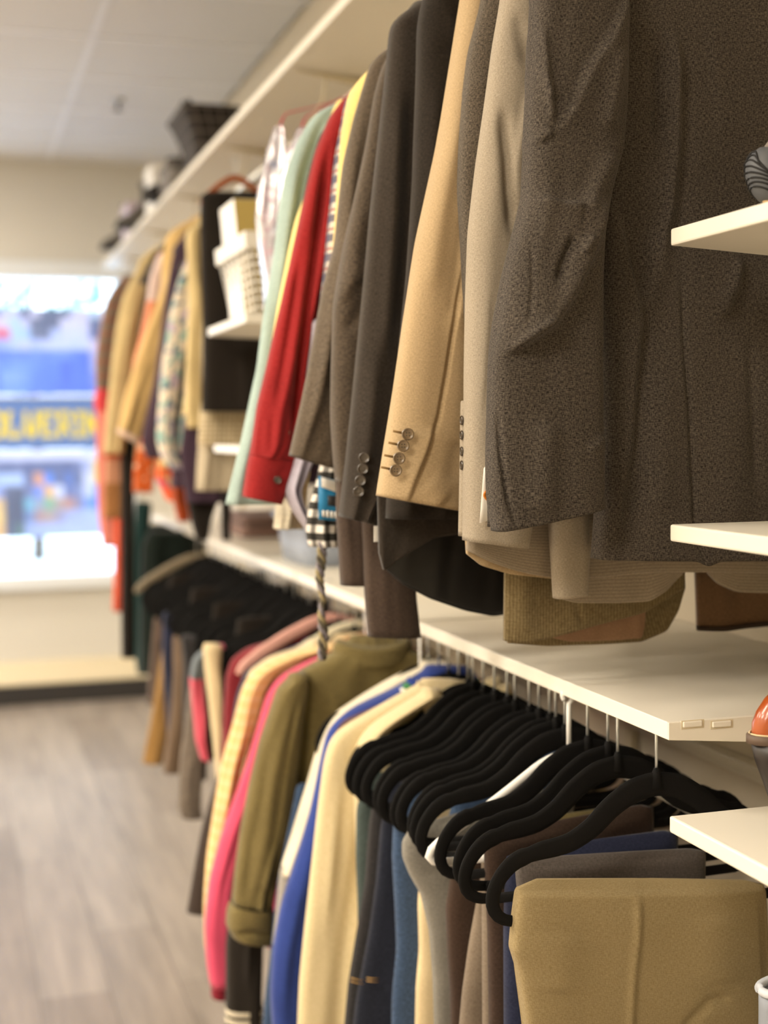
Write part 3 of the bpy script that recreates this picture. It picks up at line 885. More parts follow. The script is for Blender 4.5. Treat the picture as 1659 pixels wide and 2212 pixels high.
T = fabric
M['tweed'] = T('charcoal_brown_tweed', C('241f1b'), C('625a50'), sc=850, bump=.5, lo=.38, hi=.66, an=.3, sheen=.05, big=.06)
M['greywool'] = T('pale_taupe_wool', C('8a7f6e'), C('ab9f8c'), sc=1000, bump=.3, lo=.36, hi=.64, sheen=.1, big=.04)
M['greydark'] = T('dark_grey_tweed', C('352f28'), C('766b5c'), sc=1000, bump=.5, lo=.4, hi=.66, big=.05)
M['tan'] = T('tan_wool', C('a08b69'), C('bba27e'), sc=1000, bump=.3, lo=.36, hi=.62, sheen=.1, big=.03)
M['blackwool'] = T('black_wool', C('201c18'), C('332d27'), sc=700, bump=.25, sheen=.1)
M['blackwool2'] = T('soft_black_wool', C('27221d'), C('423a32'), sc=700, bump=.2, sheen=.2)
M['brownwool'] = T('brown_flannel', C('3a3128'), C('5f5345'), sc=500, bump=.4, sheen=.25)
M['brownwool2'] = T('grey_brown_flannel', C('463c31'), C('6c5f4f'), sc=500, bump=.4, sheen=.25)
M['browntr'] = T('dark_brown_suiting', C('3a2f28'), C('54463c'), sc=700, bump=.2, sheen=.15)
M['yellowsh'] = cloth('butter_yellow_cotton', 'ecd486', .08)
M['red'] = T('red_cotton', C('801a1c'), C('9c2a2a'), sc=700, bump=.25, sheen=.1)
M['mint'] = T('mint_cotton', C('8fa39c'), C('acbeb7'), sc=700, bump=.2, sheen=.05)
M['plaidsh'] = T('blue_grey_plaid', C('bdb3a6'), C('d6ccbf'), pattern=plaid(.03, [(0, .4, 0, C('3a3c5c'), .8), (1, .4, 0, C('3a3c5c'), .8), (1, .12, .3, C('8c3a3a'), .8)]))
M['lining'] = T('striped_grey_lining', C('8a7d6b'), C('a89a86'), sc=900, bump=.1, rough=.5, pattern=plaid(.004, [(1, .3, 0, C('6f6455'), .5)]))
M['liningdk'] = plain('black_satin', C('0b0a09'), .45)
M['liningbr'] = T('copper_lining', C('8a6a50'), C('9c7c60'), sc=700, bump=.15, rough=.5)
M['olive'] = T('olive_cord', C('6b5c3e'), C('8f7f5c'), sc=500, bump=.4, pattern=plaid(.0045, [(0, .35, 0, C('5c4e34'), .6)]))
M['brown_edge'] = plain('dark_hem', C('3a2c22'), .9)
M['bhole'] = plain('buttonhole_thread', C('7d6138'), .9)
M['brownlin'] = T('brown_lining', C('6a4f38'), C('84654a'), sc=700, bump=.15, rough=.6)

# 1. tweed jacket facing the camera, nearest of the upper row
Y = 1.50
t = thing('suit_jacket', 'charcoal-brown tweed jacket, nearest of the upper row, with wrinkled sleeve', 'jacket', (1.0, Y, 1.31), 'upper row of hanging clothes')
sl = [(1215, -380, 1330, -390), (1178, -320, 1352, -320), (1160, -200, 1352, -200), (1152, 0, 1342, 0), (1146, 150, 1343, 130), (1141, 230, 1344, 220), (1137, 330, 1338, 320), (1133, 430, 1312, 420),
      (1110, 520, 1299, 500), (1090, 600, 1294, 600), (1072, 700, 1294, 700), (1061, 780, 1294, 800), (1057, 900, 1295, 900), (1055, 1000, 1297, 1000), (1057, 1075, 1298, 1050), (1068, 1148, 1300, 1096)]
cr = [('s', [(1342, -20), (1290, 90), (1240, 160), (1205, 240), (1172, 300)], .011, 16),
      ('r', [(1150, 60), (1158, 180), (1168, 290)], .006, 10),
      ('s', [(1135, 316), (1150, 314), (1173, 300)], .007, 7),
      ('v', [(1146, 140), (1165, 225)], .004, 6),
      ('s', [(1228, 452), (1185, 450), (1155, 436), (1130, 438)], .008, 9),
      ('r', [(1300, 340), (1250, 430), (1230, 470)], .006, 22),
      ('s', [(1060, 775), (1110, 745), (1170, 705), (1215, 630), (1245, 570), (1275, 500), (1298, 425)], .016, 22),
      ('r', [(1070, 765), (1120, 725), (1170, 695)], .005, 10),
      ('r', [(1205, 520), (1180, 580), (1170, 620)], -.006, 9),
      ('r', [(1240, 520), (1215, 560)], .005, 10),
      ('r', [(1125, 520), (1120, 640), (1105, 720)], -.0015, 4),
      ('s', [(1290, 940), (1265, 952), (1238, 968)], .006, 8),
      ('r', [(1275, 300), (1300, 200), (1320, 120)], .006, 22),
      ('r', [(1160, 900), (1150, 1000), (1145, 1120)], .005, 40),
      ('r', [(1098, 1143), (1078, 1080), (1066, 980), (1062, 880)], -.004, 4)]
cr = [(k_, p_, a_ * 1.6, w_ * .9) for k_, p_, a_, w_ in cr]
SLV = tube('sleeve', sl, Y - .01, .033, M['tweed'], t, n=220, m=150, p=.62, creases=cr, wr=.0022, seed=4, lining=M['liningdk'], fx=3, ft=9, sm=5)
# vent flap under the cuff edge
tube('cuff_vent', [(1052, 860, 1090, 860), (1052, 1000, 1095, 1000), (1053, 1138, 1100, 1138)], Y + .012, .006, M['tweed'], SLV, n=16, m=16, wr=.0005)
bd = [(1330, -400, 1760, -420), (1260, -330, 1860, -330), (1240, -200, 1890, -200), (1240, 0, 1880, 0), (1255, 250, 1870, 250), (1283, 420, 1862, 420), (1292, 560, 1860, 560), (1294, 760, 1862, 760),
      (1294, 1000, 1870, 1000), (1292, 1100, 1876, 1100), (1284, 1200, 1880, 1215)]
cb = [('s', [(1298, 430), (1330, 520), (1352, 620), (1366, 700), (1352, 830), (1345, 960), (1330, 1060), (1316, 1190)], -.013, 16),
      ('r', [(1395, 560), (1420, 470), (1424, 330), (1418, 130), (1400, 60)], .007, 12),
      ('r', [(1385, 330), (1388, 250), (1375, 120)], -.006, 12),
      ('s', [(1424, 130), (1424, 330), (1416, 470), (1396, 560)], -.007, 10),
      ('r', [(1362, 690), (1390, 600), (1410, 500)], .006, 22),
      ('s', [(1486, 60), (1500, 200), (1510, 330)], .003, 14),
      ('r', [(1558, 560), (1545, 620), (1515, 690)], .006, 12),
      ('s', [(1515, 700), (1545, 630), (1560, 555)], .004, 9),
      ('r', [(1440, 560), (1448, 760), (1457, 930), (1466, 1130), (1488, 1215)], -.0035, 5),
      ('r', [(1585, 720), (1588, 900), (1592, 1060)], -.003, 12),
      ('r', [(1400, 800), (1395, 950), (1380, 1120)], .006, 40),
      ('r', [(1530, 850), (1535, 1000), (1540, 1150)], .005, 45),
      ('r', [(1440, 130), (1470, 400)], .004, 45)]
cb = [(k_, p_, a_ * 1.5, w_) for k_, p_, a_, w_ in cb]
BODY = tube('body', bd, Y + .03, .034, M['tweed'], t, n=200, m=260, p=.5, creases=cb, wr=.003, seed=9, lining=M['liningdk'], sm=3, hem=lambda c: -.006 * math.exp(-((c + .3) / .06) ** 2) + .004 * c)
tube('inner_fold', [(1284, 640, 1352, 660), (1286, 800, 1350, 800), (1290, 1000, 1345, 1000), (1292, 1120, 1330, 1150)], Y + .042, .012, M['tweed'], BODY, n=30, m=24, wr=.001)
cR = W(1735, -330, Y)
tube('sleeve', [(1850, -330, 1930, -300), (1862, -100, 1990, -100), (1870, 300, 2000, 300), (1880, 1090, 2010, 1090)], Y + .02, .03, M['tweed'], t, n=30, m=24)
zc = W(1545, -420, Y)
ph = np.linspace(0, 2 * np.pi, 28, endpoint=False)
loft('collar', [np.stack([zc[0] + .085 * s * np.cos(ph), Y + .03 + .04 * s * np.sin(ph), zc[2] + dz + .015 * np.cos(2 * ph)], 1) for dz, s in ((-.05, 1.05), (0, 1.08), (.03, .95), (0, .88))], M['tweed'], t)
hanger('dark hanger holding the charcoal-brown tweed jacket', zc[0], Y + .03, ZU - .06, kind='wood', mat=M['metal_dark'], group='hangers of the upper row', hook=.055)

# 2. pale taupe jacket
Y = 1.60
t = garment('suit_jacket', 'pale taupe-grey wool jacket with loose hem tucked behind the tweed jacket', 'jacket', Y,
            [(-330, 1130, 1260), (-260, 1108, 1290), (-100, 1095, 1290), (0, 1085, 1280), (100, 1068, 1270), (220, 1053, 1240), (350, 1035, 1220), (500, 1017, 1200), (650, 1010, 1190), (800, 1006, 1180), (1000, 1004, 1165), (1100, 1003, 1150), (1172, 1003, 1136)],
            M['greywool'], 1.33, c=.99, bot=(1003, 1168, 1136, 1184), n=120, m=90, wr=.002, folds=0, seed=12, lining=M['liningdk'], hw=(.2, .21), collar=True, zsh=2.02, hd=.03,
            creases=[('r', [(1072, 240), (1078, 400), (1085, 520)], -.010, 10), ('s', [(1118, 200), (1100, 300), (1082, 380), (1076, 460)], .006, 10), ('r', [(1062, 300), (1040, 600), (1030, 900)], .004, 22),
                     ('r', [(1047, 640), (1036, 800), (1030, 900)], -.002, 4), ('r', [(1100, 40), (1120, 160)], -.005, 14)])
# its cuff vent with edge-on buttons
tube('cuff_edge', [(996, 870, 1012, 870), (994, 1000, 1010, 1000), (991, 1158, 1005, 1158)], Y + .02, .006, M['greywool'], t, n=20, m=12, wr=.0004)
for by in (908, 940, 975, 1005):
    button('cuff_button', W(999, by, Y + .014) + np.array([-.0005, 0, 0]), .006, M['horn'], t, nrm=(-1, .1, 0))
# its lower front panels with grey striped lining, seen below the tweed hem
def panel(name, pts_top, pts_hem, Y, mat, parent, th=.0035, n=24, m=40, wr=.002, seed=1, label=None, creases=()):
    """cloth panel between a top polyline and a hem polyline (pixel outlines at distance Y), with thickness"""
    T0 = np.array(pts_top, float); H0 = np.array(pts_hem, float)
    def rs(P, k):
        d = np.concatenate([[0], np.cumsum(np.linalg.norm(np.diff(P, axis=0), axis=1))]); d /= d[-1]
        s = np.linspace(0, 1, k); return np.stack([smooth_interp(s, d, P[:, 0], 1), smooth_interp(s, d, P[:, 1], 1)], 1)
    a = rs(T0, m); h = rs(H0, m)
    f = np.linspace(0, 1, n)[:, None, None]
    G = a[None] * (1 - f) + h[None] * f
    S, Tt = np.meshgrid(np.linspace(-1, 1, m), np.linspace(0, 1, n))
    d = wr * wrinkle(S, Tt, seed, 4.0, 3.0)
    if len(creases): d = d + crease_disp(G[..., 0], G[..., 1], creases)
    pw = Wv(G[..., 0], G[..., 1], Y); pf = pw.copy(); pf[..., 1] -= th + d; pb = pw.copy(); pb[..., 1] += th - d
    rings = np.concatenate([pf, pb[:, ::-1]], 1)
    return loft(name, rings, mat, parent, cap0=False, cap1=False, label=label) if False else _panel_mesh(name, pf, pb, mat, parent, label)
def _panel_mesh(name, pf, pb, mat, parent, label):
    n, m, _ = pf.shape
    ring = np.concatenate([pf, pb[:, ::-1]], 1)
    o = loft(name, ring, mat, parent, label=label)
    me = o.data
    bm = bmesh.new(); bm.from_mesh(me); bm.verts.ensure_lookup_table()
    k = 2 * m
    for i in (0, n - 1):
        for j in range(m - 1):
            q = [bm.verts[i * k + j], bm.verts[i * k + j + 1], bm.verts[i * k + (k - 2 - j)], bm.verts[i * k + (k - 1 - j)]]
            try: bm.faces.new(q)
            except ValueError: pass
    bmesh.ops.recalc_face_normals(bm, faces=bm.faces)
    for f_ in bm.faces: f_.smooth = True
    bm.to_mesh(me); bm.free()
    return o
panel('front_panel', [(1020, 1120), (1250, 1090), (1480, 1090), (1800, 1090)], [(1008, 1188), (1060, 1215), (1130, 1238), (1200, 1250), (1290, 1248), (1400, 1236), (1530, 1236), (1700, 1240), (1800, 1240)], Y + .035, M['lining'], t, seed=3)
panel('front_panel', [(1195, 1180), (1300, 1150), (1400, 1150), (1480, 1190)], [(1208, 1293), (1240, 1302), (1330, 1302), (1400, 1299), (1440, 1275), (1474, 1238)], Y + .042, M['lining'], t, seed=5, label='rounded front corner with fine striped lining')
panel('front_panel', [(1530, 1180), (1600, 1150), (1800, 1150)], [(1530, 1238), (1552, 1262), (1590, 1279), (1650, 1281), (1800, 1282)], Y + .042, M['lining'], t, seed=6)
panel('hem_facing', [(1006, 1165), (1060, 1178), (1145, 1160), (1190, 1160)], [(1008, 1196), (1040, 1222), (1100, 1240), (1190, 1250)], Y + .045, M['tan'], t, seed=7)
tube('sleeve', [(1180, 1040, 1280, 1040), (1186, 1110, 1268, 1105), (1192, 1200, 1270, 1200), (1198, 1293, 1266, 1284)], Y + .005, .018, M['greywool'], t, n=40, m=32, wr=.0015, lining=M['lining'], label='second sleeve hanging below the tweed hem')
# paper price tag pinned to the taupe jacket
tg = thing('price_tag', 'white paper price tag with an orange mark on the taupe jacket', 'tag', W(1046, 1130, Y - .035))
M['paperw'] = plain('tag_paper', C('f2ede2'), .7)
M['orange'] = plain('orange_ink', C('d07a1c'), .6)
panel('paper', [(1045, 1012), (1060, 990), (1080, 990)], [(1036, 1130), (1056, 1124), (1076, 1120)], Y - .036, M['paperw'], tg, th=.0003, n=4, m=6, wr=.0)
q = [W(1056 + 9 * math.sin(a * 1.3), 1035 + 60 * a / 6.3, Y - .038) for a in np.linspace(0, 6.3, 24)]
wire('ink_scroll', q, .0022, M['orange'], tg, m=6, flat=(.2, 1, (0, 1, 0)))

# 3. dark grey tweed sliver
garment('suit_jacket', 'dark grey tweed jacket, only a strip showing between tan and taupe jackets', 'jacket', 1.655,
        [(-250, 1075), (-180, 1055), (0, 1042), (114, 1014), (220, 1003), (320, 995), (412, 991), (560, 998), (672, 1004), (760, 1012)], M['greydark'], 1.34, c=.95, width=.085, n=70, m=44, wr=.002, seed=21, collar=True, zsh=2.04,
        creases=[('s', [(985, 205), (1010, 200), (1035, 215)], .006, 10), ('r', [(1010, 300), (1012, 600)], -.004, 12)])

# olive corded jacket and brown jacket whose hems show over the shelf
Y = 1.665
t = garment('suit_jacket', 'olive corded jacket hem with copper lining, lowest over the near shelf', 'jacket', Y, [(-150, 1120), (100, 1110), (500, 1100), (900, 1096), (1100, 1094), (1180, 1092)], M['olive'], 1.36, c=1.0, width=.09, seed=25, right=False, zsh=2.0, hw=(.17, .17))
panel('front_panel', [(1092, 1120), (1250, 1120), (1400, 1120), (1480, 1150)], [(1089, 1384), (1130, 1388), (1190, 1378), (1280, 1352), (1392, 1322), (1476, 1270)], Y + .02, M['olive'], t, th=.004, n=40, m=60, seed=4, creases=[('r', [(1240, 1300), (1256, 1350)], -.004, 4), ('r', [(1130, 1200), (1125, 1380)], .005, 25)])
panel('rear_panel', [(1100, 1200), (1250, 1200), (1400, 1200), (1478, 1200)], [(1096, 1389), (1180, 1395), (1300, 1391), (1385, 1386), (1440, 1362), (1466, 1318), (1478, 1270)], Y + .05, M['olive'], t, th=.003, n=30, m=60, seed=5)
panel('lining', [(1180, 1290), (1300, 1270), (1395, 1260)], [(1182, 1376), (1230, 1386), (1330, 1383), (1386, 1378), (1394, 1340)], Y + .042, M['liningbr'], t, th=.002, n=20, m=40, seed=6, label='copper brown lining')
t = garment('suit_jacket', 'brown jacket hem with curled edge at the shoe shelf end of the row', 'jacket', 1.72, [(-150, 1330), (300, 1320), (900, 1320), (1150, 1320)], M['brownlin'], 1.36, c=1.02, width=.07, seed=27, right=False, zsh=2.0, hw=(.13, .13))
panel('front_panel', [(1500, 1150), (1650, 1150), (1800, 1150)], [(1506, 1356), (1560, 1358), (1620, 1350), (1700, 1342), (1800, 1335)], 1.74, M['brownlin'], t, th=.004, n=30, m=50, wr=.004, seed=8)
panel('hem_edge', [(1505, 1352), (1560, 1354), (1620, 1346), (1800, 1331)], [(1506, 1362), (1560, 1364), (1620, 1356), (1800, 1341)], 1.732, M['brown_edge'], t, th=.003, n=4, m=40, wr=.002, seed=9)

# 4. tan jacket with four cuff buttons
Y = 1.70
t = garment('suit_jacket', 'tan wool jacket with four horn buttons on its sleeve cuff', 'jacket', Y,
            [(-260, 1060, 1170), (-200, 1030, 1180), (-100, 1012, 1170), (0, 998, 1130), (160, 972, 1080), (320, 946, 1050), (526, 900, 1040), (700, 872, 1030), (850, 850, 1020), (980, 829, 1012), (1085, 815, 1001)],
            M['tan'], 1.32, c=.92, bot=(815, 1071, 1001, 1106), n=150, m=190, wr=.0018, folds=0, seed=31, lining=M['liningdk'], hd=.032, collar=True, zsh=2.03, hw=(.21, .215), side=.001,
            creases=[('r', [(985, 560), (962, 700), (948, 800), (930, 900), (905, 980), (880, 1040), (859, 1092)], -.0060, 4), ('s', [(859, 1096), (880, 1040), (905, 980), (925, 920)], .008, 7),
                     ('r', [(965, 250), (930, 450), (905, 650)], .006, 26), ('r', [(1000, 300), (975, 600), (960, 750)], .005, 20), ('r', [(985, 450), (955, 700)], -.004, 12), ('r', [(900, 1040), (940, 1085)], .006, 30),
                     ('r', [(975, 950), (960, 1040)], -.005, 25)])
for bx, by in ((881, 938), (871, 963), (862, 990), (855, 1016)):
    c = W(bx, by, Y - .0375 + (938 - by) * .00001)
    button('cuff_button', c, .0079, M['hornlt'], t, nrm=(-.25, -1, .05))
    a = W(bx - 32, by - 7, Y - .031); b2 = W(bx - 13, by - 3, Y - .0345)
    wire('buttonhole', [a, (a + b2) / 2, b2], .0017, M['bhole'], t, m=6, flat=(.4, 1, (0, 1, 0)))

# 5. near black jacket
Y = 1.78
t = garment('suit_jacket', 'black jacket with wide dark hem, hanging just behind the tan jacket', 'jacket', Y,
            [(-120, 985), (-60, 935), (0, 912), (54, 902), (180, 900), (400, 893), (600, 880), (800, 862), (950, 846), (1120, 838)], M['blackwool'], 1.29, c=.88, width=.10, n=80, m=50, wr=.002, seed=41, collar=True, zsh=2.04,
            hw=(.21, .17), creases=[('s', [(985, 110), (965, 40), (935, -20)], .006, 12), ('r', [(930, 200), (920, 500)], .005, 16)])
panel('front_panel', [(816, 1060), (900, 1050), (1010, 1060)], [(819, 1195), (828, 1234), (880, 1195), (935, 1162), (1010, 1150)], Y + .03, M['blackwool2'], t, seed=4, th=.004)
panel('front_panel', [(825, 1100), (950, 1080), (1120, 1080)], [(832, 1228), (870, 1262), (930, 1294), (1000, 1318), (1060, 1330), (1120, 1322)], Y + .055, M['liningdk'], t, seed=6, th=.006, m=50)
boxo('size_label', *(lambda a, b2: (min(a[0], b2[0]), max(a[0], b2[0]), a[1] - .001, a[1] + .001, min(a[2], b2[2]), max(a[2], b2[2])))(W(808, 1136, Y + .05), W(818, 1170, Y + .05)), M['paperw'], t)

# 6. black suit jacket with four buttons
Y = 1.86
t = garment('suit_jacket', 'soft black suit jacket with four dark buttons down its narrow sleeve', 'jacket', Y,
            [(20, 880), (40, 852), (60, 842), (100, 838), (180, 831), (300, 818), (470, 798), (600, 786), (723, 775), (850, 763), (980, 750), (1115, 736, 812)], M['blackwool2'], 1.30, c=.84, width=.105, bot=(735, 1116, 812, 1134),
            n=100, m=70, wr=.002, seed=51, hd=.028, collar=True, zsh=2.03, side=.0015, lining=M['liningdk'],
            creases=[('s', [(846, 66), (870, 58), (905, 75)], .005, 8), ('r', [(850, 200), (835, 500), (815, 800)], .006, 14), ('r', [(880, 200), (870, 500), (850, 750)], -.008, 16), ('r', [(822, 960), (815, 1040), (805, 1130)], -.003, 4)])
for bx, by in ((787, 989), (784, 1013), (779, 1038), (775, 1062)):
    button('cuff_button', W(bx, by, Y - .033), .0078, M['horn'], t, nrm=(-.35, -1, .05))
garment('trousers', 'dark brown suit trousers with long legs reaching the shelf edge', 'trousers', 1.93,
        [(380, 815), (700, 790), (950, 780), (1120, 782), (1200, 786), (1290, 790), (1375, 797)], M['browntr'], 1.2, width=.062, w1=.075, body=False, seed=55, folds=2, hang=True, hd=.022)
garment('trousers', 'shorter dark brown trouser leg beside the long brown trousers', 'trousers', 1.955,
        [(420, 780), (800, 742), (1000, 730), (1120, 728), (1200, 734), (1264, 738)], M['browntr'], 1.25, width=.075, w1=.05, body=False, seed=57, folds=2, hang=True, hd=.02)
panel('front_panel', [(880, 1230), (960, 1240), (1000, 1250)], [(888, 1300), (930, 1318), (1000, 1330)], 1.95, M['brownlin'], t, th=.006, seed=2) if False else None

# 7, 8. brown flannel jackets
garment('suit_jacket', 'brown flannel jacket with creased sleeve beside the soft black suit', 'jacket', 1.92,
        [(90, 868), (115, 842), (140, 828), (200, 812), (300, 795), (420, 770), (524, 747), (600, 733), (669, 722), (796, 718), (900, 716), (1000, 722), (1040, 726)], M['brownwool'], 1.32, c=.82, width=.1, n=80, m=50, seed=61, wr=.004, folds=5, collar=True, zsh=2.0,
        creases=[('s', [(722, 668), (755, 620), (800, 580)], .010, 12), ('r', [(770, 450), (740, 640)], .006, 14), ('r', [(790, 640), (735, 720)], -.006, 10)])
garment('suit_jacket', 'grey-brown flannel jacket with flared cuff beside the yellow shirt', 'jacket', 1.98,
        [(95, 850), (115, 822), (134, 802), (174, 790), (250, 768), (354, 744), (450, 733), (535, 724), (615, 700), (700, 684), (796, 667), (880, 650), (990, 627, 722)], M['brownwool2'], 1.30, width=.1, bot=(627, 984, 722, 1012), n=80, m=50, seed=63, wr=.003, folds=4, collar=True, zsh=2.0,
        creases=[('s', [(700, 610), (725, 560), (760, 540)], .006, 10), ('r', [(700, 750), (680, 900)], .005, 14)])
garment('dress_shirt', 'butter yellow shirt showing as a pale strip beside the brown jackets', 'shirt', 2.04,
        [(150, 800), (165, 785), (200, 757), (289, 741), (420, 729), (543, 718), (640, 708), (760, 690)], M['yellowsh'], 1.34, width=.07, seed=65, collar=True, zsh=1.985)
garment('plaid_shirt', 'blue and cream plaid shirt, a thin strip behind the red shirt', 'shirt', 2.08,
        [(196, 775), (203, 750), (260, 738), (325, 726), (434, 715), (520, 706), (597, 700), (700, 690)], M['plaidsh'], 1.33, width=.06, seed=67, collar=True, zsh=1.985)

# 9. red shirt with buttoned cuff
Y = 2.13
t = garment('dress_shirt', 'red cotton long-sleeved shirt with buttoned cuff', 'shirt', Y,
            [(193, 765), (215, 738), (250, 712), (325, 683), (400, 665), (470, 650), (545, 632), (615, 615), (700, 596), (796, 577), (880, 556), (960, 545), (985, 541, 640)], M['red'], 1.30, width=.095, n=110, m=80, wr=.004, seed=71, folds=3, fold_amp=.008, hd=.034, collar=True, zsh=1.985, bot=(540, 985, 640, 1000),
            creases=[('r', [(700, 330), (670, 560), (640, 760), (620, 960)], -.022, 9), ('r', [(680, 500), (650, 700), (620, 900)], .006, 12), ('r', [(725, 300), (705, 560), (672, 700), (655, 850)], -.016, 8), ('r', [(640, 560), (610, 760), (585, 900)], -.008, 7), ('r', [(560, 900), (553, 985)], -.004, 5), ('r', [(580, 900), (574, 985)], -.004, 5)])
cf = tube('cuff', [(540, 984, 640, 1000), (534, 1010, 632, 1028), (525, 1073, 606, 1090)], Y - .004, .031, M['red'], t, n=20, m=40, wr=.0008, seed=2, top=False, creases=[('r', [(620, 995), (590, 1035), (600, 1088)], -.003, 5)])
button('cuff_button', W(600, 1037, Y - .037), .006, M['horn'], cf, nrm=(-.2, -1, 0))
button('cuff_button', W(620, 935, Y - .033), .005, M['hornlt'], t, nrm=(-.2, -1, 0))
garment('dress_shirt', 'pale yellow shirt peeking out between the mint and red shirts', 'shirt', 2.19,
        [(230, 720), (300, 690), (380, 672), (470, 640), (560, 622), (650, 604), (730, 590), (800, 580)], M['yellowsh'], 1.32, width=.07, seed=75, collar=True, zsh=1.98)
garment('black_vest', 'black knit top showing as a dark line left of the red shirt', 'top', 2.165,
        [(225, 735), (290, 690), (330, 678), (470, 645), (560, 627), (650, 610)], M['blackwool'], 1.4, width=.05, seed=76, collar=True, zsh=1.985)
# 10. mint shirt
garment('dress_shirt', 'mint green long-sleeved shirt with flared cuff, end of the shirt group', 'shirt', 2.25,
        [(222, 735), (226, 718), (236, 694), (250, 676), (300, 646), (380, 617), (460, 604), (543, 595), (669, 573), (796, 558), (930, 528), (1020, 505), (1092, 487, 640)], M['mint'], 1.30, width=.085, n=80, m=50, seed=81, folds=3, collar=True, zsh=1.965, bot=(487, 1090, 640, 1088),
        creases=[('r', [(690, 260), (650, 400), (620, 600), (600, 800)], -.008, 9), ('r', [(640, 330), (615, 500), (590, 700)], .006, 9)])

# ------------------------------------------------------------------ beyond the mint shirt: bags, basket, trousers
garment('dress_shirt', 'lavender shirt tail hanging under the brown flannel cuff', 'shirt', 2.11, [(700, 668), (860, 650), (940, 640), (1000, 630), (1060, 614), (1100, 632), (1152, 668)], cloth('lavender_cotton', 'b7b0bd', .08), 1.24, width=.055, w1=.012, body=False, seed=83, hd=.018)
garment('flannel_shirt', 'black and white gingham shirt hem below the grey-brown jacket', 'shirt', 2.07, [(760, 715), (960, 700), (1050, 682), (1100, 668), (1150, 662), (1180, 668)], fabric('black_white_gingham', C('ded7cc'), C('eee7dc'), pattern=plaid(.024, [(0, .5, 0, C('15130f'), .75), (1, .5, 0, C('15130f'), .95)])), 1.22, width=.06, w1=.05, body=False, seed=85, hd=.02)
garment('knit_pullover', 'off-white knit hem beside the lavender shirt tail', 'top', 2.22, [(900, 615), (1040, 600), (1090, 596), (1142, 590)], cloth('off_white_knit', 'cfc6b0', .15, sc=200), 1.25, width=.05, body=False, seed=87, hd=.02)
Y = 2.02
t = thing('price_tag', 'bright blue cardboard tag with white print on the gingham shirt', 'tag', W(710, 1125, Y))
M['tagblue'] = plain('tag_blue', C('2a86b8'), .5)
panel('card', [(688, 1028), (735, 1040)], [(688, 1122), (735, 1126)], Y, M['tagblue'], t, th=.0006, n=3, m=4, wr=0)
panel('white_window', [(694, 1030), (735, 1042)], [(694, 1052), (735, 1066)], Y - .0012, M['paperw'], t, th=.0003, n=3, m=4, wr=0)
panel('black_window', [(708, 1070), (735, 1072)], [(708, 1092), (735, 1096)], Y - .0012, M['blackbase'], t, th=.0003, n=3, m=4, wr=0)
for k in range(4):
    panel('white_letter', [(696 + k * 9, 1102 + k), (703 + k * 9, 1103 + k)], [(696 + k * 9, 1116 + k), (703 + k * 9, 1117 + k)], Y - .0012, M['paperw'], t, th=.0003, n=2, m=3, wr=0)
# braided sash
t = thing('braided_sash', 'braided multicoloured cord sash hanging past the shelf edge', 'sash', W(697, 1420, 2.05))
ctr = np.array([W(x, y, 2.05) for x, y in ((697, 1165), (694, 1210), (690, 1250), (697, 1290), (694, 1330), (699, 1370), (695, 1425))])
ss = np.linspace(0, 1, 90); cc = np.stack([np.interp(ss, np.linspace(0, 1, 7), ctr[:, k]) for k in range(3)], 1)
for k, (hx, nm) in enumerate((('9a8c68', 'ochre_cord'), ('7f787c', 'mauve_cord'), ('5d5648', 'moss_cord'))):
    a = ss * 34 + k * 2.094
    wire('strand', cc + np.stack([(.0036 + .0015 * np.sin(ss * 9)) * np.cos(a), .0035 * np.sin(a), 0 * a], 1), .0034, cloth(nm, hx), t, m=6)

# clear plastic garment bags on pink hangers
m, nt, b = _new('clear_plastic')
b.inputs['Base Color'].default_value = C('dcd8e2'); b.inputs['Roughness'].default_value = .12; b.inputs['Transmission Weight'].default_value = .25; b.inputs['Coat Weight'].default_value = .6
tc = nt.nodes.new('ShaderNodeTexCoord'); nz = nt.nodes.new('ShaderNodeTexNoise'); nz.inputs['Scale'].default_value = 28; nz.inputs['Detail'].default_value = 3
nt.links.new(tc.outputs['Object'], nz.inputs['Vector'])
cr_ = nt.nodes.new('ShaderNodeValToRGB'); e = cr_.color_ramp.elements
e[0].position = .32; e[0].color = C('8c96b4'); e[1].position = .7; e[1].color = C('ece8ea')
for ps, h in ((.42, 'd8d4de'), (.5, 'b9b2b4'), (.57, 'c9a3b4'), (.62, 'e6e2e6')):
    q = e.new(ps); q.color = C(h)
nt.links.new(nz.outputs['Fac'], cr_.inputs['Fac']); nt.links.new(cr_.outputs['Color'], b.inputs['Base Color'])
bp = nt.nodes.new('ShaderNodeBump'); bp.inputs['Strength'].default_value = .8; bp.inputs['Distance'].default_value = .01
nt.links.new(nz.outputs['Fac'], bp.inputs['Height']); nt.links.new(bp.outputs['Normal'], b.inputs['Normal'])
M['bag'] = m
M['pinkp'] = plain('pink_plastic', C('c2264e'), .3)
